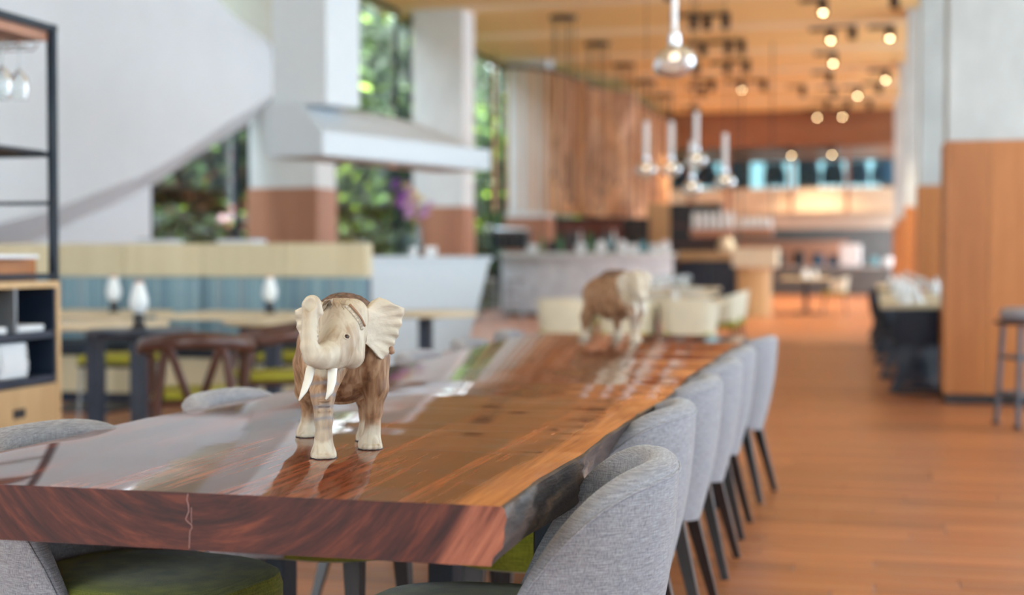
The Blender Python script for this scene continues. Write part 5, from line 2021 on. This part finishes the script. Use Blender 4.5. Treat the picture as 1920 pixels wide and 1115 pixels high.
for i, (x, c, m_, h) in enumerate(((-2.9, 'black', M_BLACK, 0.45), (-2.3, 'black', M_BLACK, 0.5), (-1.7, 'blue', M_BLUE, 0.40), (-1.22, 'blue', M_BLUE, 0.34), (0.05, 'teal', cols[2][1], 0.30), (0.5, 'white', M_CHINA, 0.28))):
    o = MB().lathe([(0.0, 0.0), (0.16, 0.0), (0.20, h * 0.3), (0.16, h * 0.8), (0.10, h), (0.0, h)], 16).build('stock_pot', m_, smooth=True)
    o.location = (x, 46.9, 0.9205)
    tag(o, '%s pot on the far kitchen counter, %s from the sideboard side' % (c, ORD[i]), 'pot', 'pots on the kitchen counter')


# ------------------------------------------------------------------ tables along the teak pillars
def wire_chair(label, loc, rot):
    """drum-shaped navy wire chair: flared ring base, waist, wrap-round back"""
    t = thing('wire_chair', label, 'chair', loc, rot, 'navy wire chairs along the pillars')
    b = MB()
    n = 44
    for i in range(n):
        a = 2 * PI * i / n
        ca, sa = math.cos(a), math.sin(a)
        b.tube([(0.26 * ca, 0.26 * sa, 0.012), (0.20 * ca, 0.20 * sa, 0.16), (0.185 * ca, 0.185 * sa, 0.26), (0.25 * ca, 0.25 * sa, 0.44)], 0.006, 4, cap=False)
    o = b.build('base_wires', M_NAVY, t)
    o['kind'] = 'stuff'
    A = math.radians(105)
    MB().grid(lambda u, v: tuple((-(0.25 + 0.03 * (v if v < 0.5 else 1 - v) * 2 - (0.02 if v >= 0.5 else 0)) * math.cos(-A + 2 * A * u), (0.25 + 0.03 * (v if v < 0.5 else 1 - v) * 2 - (0.02 if v >= 0.5 else 0)) * math.sin(-A + 2 * A * u),
                                  0.42 + (0.31 - 0.10 * (abs(2 * u - 1)) ** 2) * (v * 2 if v < 0.5 else 2 - 2 * v))), 29, 9).build('wrap_back', plain('navy_weave', (0.014, 0.026, 0.05), 0.7, var=0.3, scale=80), t, smooth=True)
    MB().lathe([(0.0, 0.43), (0.22, 0.43), (0.24, 0.45), (0.235, 0.49), (0.20, 0.50), (0.0, 0.505)], 24).build('seat', plain('dark_olive', (0.05, 0.055, 0.008), 0.8), t, smooth=True)
    for r, z in ((0.262, 0.012), (0.252, 0.44)):
        MB().tube([(r * math.cos(2 * PI * i / 32), r * math.sin(2 * PI * i / 32), z) for i in range(33)], 0.012, 6).build('ring', M_NAVY, t, smooth=True)
    return t


G_R = 'tables along the teak pillars'
G_RN = 'napkins on the pillar tables'
rows = [(13.25, 'nearest the stool pillar'), (15.2, 'second from the stool pillar'), (17.1, 'third from the stool pillar'), (20.4, 'fourth from the stool pillar'), (22.6, 'fifth from the stool pillar')]
for i, (y, w) in enumerate(rows):
    ped_table('pale set table along the teak pillars, %s' % w, 'table', (0.62, y, 0), sx=0.55, sy=0.42, group=G_R)
    napkin('standing white napkin on the table %s, aisle side' % w, (0.28, y - 0.15, TOPZ), G_RN)
    napkin('standing white napkin on the table %s, window side' % w, (0.72, y + 0.05, TOPZ), G_RN, 1.15)
    napkin('standing white napkin on the table %s, far edge' % w, (0.40, y + 0.22, TOPZ), G_RN)
    g = wine_glass('stemmed wine glass on the table %s' % w, (0.5, y - 0.05, TOPZ), 'wine glasses on the pillar tables')
chairs = [(0.42, 12.70, 90, 'its back to the stool pillar'), (0.34, 14.15, -60, 'between the first and second tables'), (0.30, 16.15, 80, 'between the second and third tables'), (0.28, 18.0, -90, 'behind the third table'),
          (0.24, 19.55, 90, 'in front of the fourth table'), (0.22, 21.5, 90, 'between the fourth and fifth tables')]
for x, y, r, w in chairs:
    wire_chair('navy wire drum chair along the teak pillars, ' + w, (x, y, 0), math.radians(r))

# ------------------------------------------------------------------ stool beside the first pillar
ST = thing('pub_stool', 'dark iron stool with round grey seat beside the first teak pillar', 'stool', (1.06, 10.35, 0), 0.35)
MB().lathe([(0.0, 0.725), (0.17, 0.725), (0.20, 0.745), (0.205, 0.785), (0.18, 0.812), (0.0, 0.82)], 28).build('seat', plain('grey_leather', (0.30, 0.30, 0.34), 0.4, var=0.1), ST, smooth=True)
MB().lathe([(0.0, 0.70), (0.24, 0.70), (0.245, 0.71), (0.24, 0.725), (0.0, 0.725)], 28).build('seat_plate', M_WALNUT, ST, smooth=True)
for i in range(4):
    a = PI / 4 + i * PI / 2
    lg = MB().tube([(0.235 * math.cos(a), 0.235 * math.sin(a), 0), (0.19 * math.cos(a), 0.19 * math.sin(a), 0.70)], 0.019, 8).build('leg', plain('iron_grey', (0.10, 0.11, 0.13), 0.45, 0.5), ST, smooth=True)
    MB().lathe([(0.03, 0.0), (0.03, 0.012), (0.02, 0.02)], 10, (0.235 * math.cos(a), 0.235 * math.sin(a), 0)).build('foot_cap', M_BLACK, lg)
    a2 = a + PI / 2
    for z in (0.22, 0.47):
        k = 0.235 - 0.045 * z / 0.7
        MB().tube([(k * math.cos(a), k * math.sin(a), z), (k * math.cos(a2), k * math.sin(a2), z)], 0.011, 6).build('stretcher', plain('iron_grey', (0.10, 0.11, 0.13)), ST)


# ------------------------------------------------------------------ garden behind the left glazing
LEAF = {'dark': plain('leaf_dark', (0.020, 0.045, 0.012), 0.45, var=0.5, scale=5), 'mid': plain('leaf_mid', (0.07, 0.14, 0.022), 0.45, var=0.5, scale=5),
        'lime': plain('leaf_lime_glint', (0.34, 0.52, 0.05), 0.4, var=0.4, scale=5), 'red': plain('leaf_red', (0.46, 0.10, 0.035), 0.5, var=0.5, scale=5),  # lime also paints the bright highlights among darker leaves
        'rust': plain('leaf_rust', (0.36, 0.14, 0.05), 0.5, var=0.5, scale=5), 'pink': plain('leaf_pink', (0.75, 0.48, 0.50), 0.5, var=0.2, scale=5)}


def leaf_cloud(rv, n, rx, ry, rz, cz, size, mats, weights):
    """leaves strewn through an egg-shaped crown, thicker to its outside"""
    b = MB()
    for _ in range(n):
        while True:
            p = Vector((rv.uniform(-1, 1), rv.uniform(-1, 1), rv.uniform(-1, 1)))
            if 0.25 < p.length < 1:
                break
        p = Vector((p.x * rx, p.y * ry, p.z * rz + cz))
        d = Vector((rv.uniform(-1, 1), rv.uniform(-1, 1), rv.uniform(-0.7, 0.5))).normalized()
        s = size * rv.uniform(0.6, 1.5)
        w = d.cross(Vector((rv.uniform(-1, 1), rv.uniform(-1, 1), 1))).normalized() * s * 0.28
        mi = rv.choices(range(len(mats)), weights)[0]
        b.add([p, p + d * s * 0.5 + w, p + d * s, p + d * s * 0.5 - w], [(0, 1, 2, 3)], mi)
    return b


def plant(name, label, cat, loc, rx, ry, rz, cz, n, size, mats, weights, group, seed, trunk=True):
    rv = random.Random(seed)
    t = thing(name, label, cat, loc, rv.uniform(0, 6), group)
    f = leaf_cloud(rv, n, rx, ry, rz, cz, size, mats, weights).build('foliage', [LEAF[k] for k in mats], t, fix=False)
    f['kind'] = 'stuff'
    h = cz
    MB().tube([(0, 0, 0), (0.05, 0.03, h * 0.5), (0, 0, h)], [0.05 + 0.02 * h, 0.04 + 0.012 * h, 0.02], 8).build('trunk', M_WALNUT, t, smooth=True)
    for q in range(4):
        a = q * PI / 2 + rv.uniform(-0.5, 0.5)
        MB().tube([(0, 0, h * 0.6), (rx * 0.4 * math.cos(a), ry * 0.4 * math.sin(a), h * 0.95), (rx * 0.75 * math.cos(a), ry * 0.75 * math.sin(a), cz + rz * 0.4)], [0.03, 0.02, 0.008], 6).build('branch', M_WALNUT, t, smooth=True)
    return t


GZ = -0.12
G_S, G_T = 'shrubs behind the left glass', 'trees behind the left glass'
sh = [(-9.4, 16.2, 'dark', 'dark leafy shrub behind the triangular pane under the sweeping wall'), (-9.6, 18.3, 'dark', 'dark leafy shrub beside the pillar behind the chimney'),
      (-9.3, 20.4, 'red', 'red-flecked flowering shrub behind the orchid vase, nearest the chimney pillar'), (-9.4, 22.9, 'rust', 'rust-leaved flowering shrub beside the pillar behind the orchid vase'),
      (-9.3, 24.9, 'lime', 'lime-tinged shrub behind the hood end'), (-9.4, 27.2, 'dark', 'dark shrub with lime tips between the orchid pillar and the bar pillar'),
      (-9.3, 29.6, 'lime', 'lime-tinged shrub beside the bar pillar'), (-9.5, 33.5, 'dark', 'dark shrub behind the slatted screen'), (-9.5, 36.6, 'lime', 'lime-tinged shrub behind the back bar'), (-9.5, 39.6, 'dark', 'dark shrub between back bar and gallery')]
for i, (x, y, k, lb) in enumerate(sh):
    mats = {'dark': ('dark', 'mid', 'lime'), 'red': ('dark', 'red', 'pink', 'lime'), 'rust': ('dark', 'rust', 'mid', 'lime'), 'lime': ('mid', 'lime', 'dark')}[k]
    wt = {'dark': (70, 24, 6), 'red': (56, 20, 9, 15), 'rust': (54, 26, 12, 8), 'lime': (50, 16, 34)}[k]
    plant('garden_shrub', lb, 'shrub', (x, y, GZ), 0.85, 1.05, 1.0, 1.05, 2200, 0.17, mats, wt, G_S, 20 + i)
tr = [(-11.4, 15.2, 'dark', 'dark tree behind the triangular pane'), (-11.4, 18.6, 'dark', 'dark tree beyond the chimney pillar'), (-11.2, 21.8, 'rust', 'rust and green tree in the gap between chimney and orchid pillar'),
      (-11.5, 25.0, 'red', 'red-leaved tree beyond the orchid pillar'), (-11.3, 28.2, 'lime', 'lime-leaved tree between the orchid pillar and the bar pillar'), (-11.6, 31.6, 'dark', 'dark tree beyond the bar pillar'),
      (-11.5, 35.4, 'dark', 'dark tree behind the slatted screen end'), (-11.5, 12.0, 'dark', 'dark tree beyond the sweeping wall'), (-11.4, 39.4, 'lime', 'lime-leaved tree behind the back bar'), (-11.6, 43.6, 'dark', 'dark tree behind the gallery end')]
for i, (x, y, k, lb) in enumerate(tr):
    mats = {'dark': ('dark', 'mid', 'lime'), 'red': ('dark', 'red', 'rust', 'lime'), 'rust': ('dark', 'rust', 'mid', 'lime'), 'lime': ('mid', 'lime', 'dark')}[k]
    wt = {'dark': (74, 22, 4), 'red': (60, 16, 14, 10), 'rust': (58, 24, 12, 6), 'lime': (50, 22, 28)}[k]
    plant('garden_tree', lb, 'tree', (x, y, GZ), 1.42, 1.42, 2.3, 3.6, 5200, 0.25, mats, wt, G_T, 60 + i)
# tall hedge that closes the garden
HG = thing('garden_hedge', 'tall dark clipped hedge closing the garden behind the trees', 'hedge', (-14.6, 26, GZ))
b = MB()
rv = random.Random(2)
b.grid(lambda u, v: (0.35 * math.sin(u * 61) * math.sin(v * 23) + 0.2 * math.sin(u * 130 + v * 9), -24 + 120 * u, 9.0 * v), 201, 19)
b.box(-1.2, -0.5, -24, 96, 0, 9.0)
b.build('hedge_body', LEAF['dark'], HG, smooth='all')
b = MB()
for _ in range(14000):
    p = Vector((rv.uniform(0.1, 0.8), rv.uniform(-22, 60), rv.uniform(0, 9.2)))
    d = Vector((rv.uniform(0, 1), rv.uniform(-1, 1), rv.uniform(-0.7, 0.5))).normalized()
    s = rv.uniform(0.2, 0.45)
    w = d.cross(Vector((rv.uniform(-1, 1), rv.uniform(-1, 1), 1))).normalized() * s * 0.3
    b.add([p, p + d * s * 0.5 + w, p + d * s, p + d * s * 0.5 - w], [(0, 1, 2, 3)], rv.choices((0, 1, 2), (70, 25, 5))[0])
f = b.build('hedge_leaves', [LEAF['dark'], LEAF['mid'], LEAF['lime']], HG, fix=False)
f['kind'] = 'stuff'
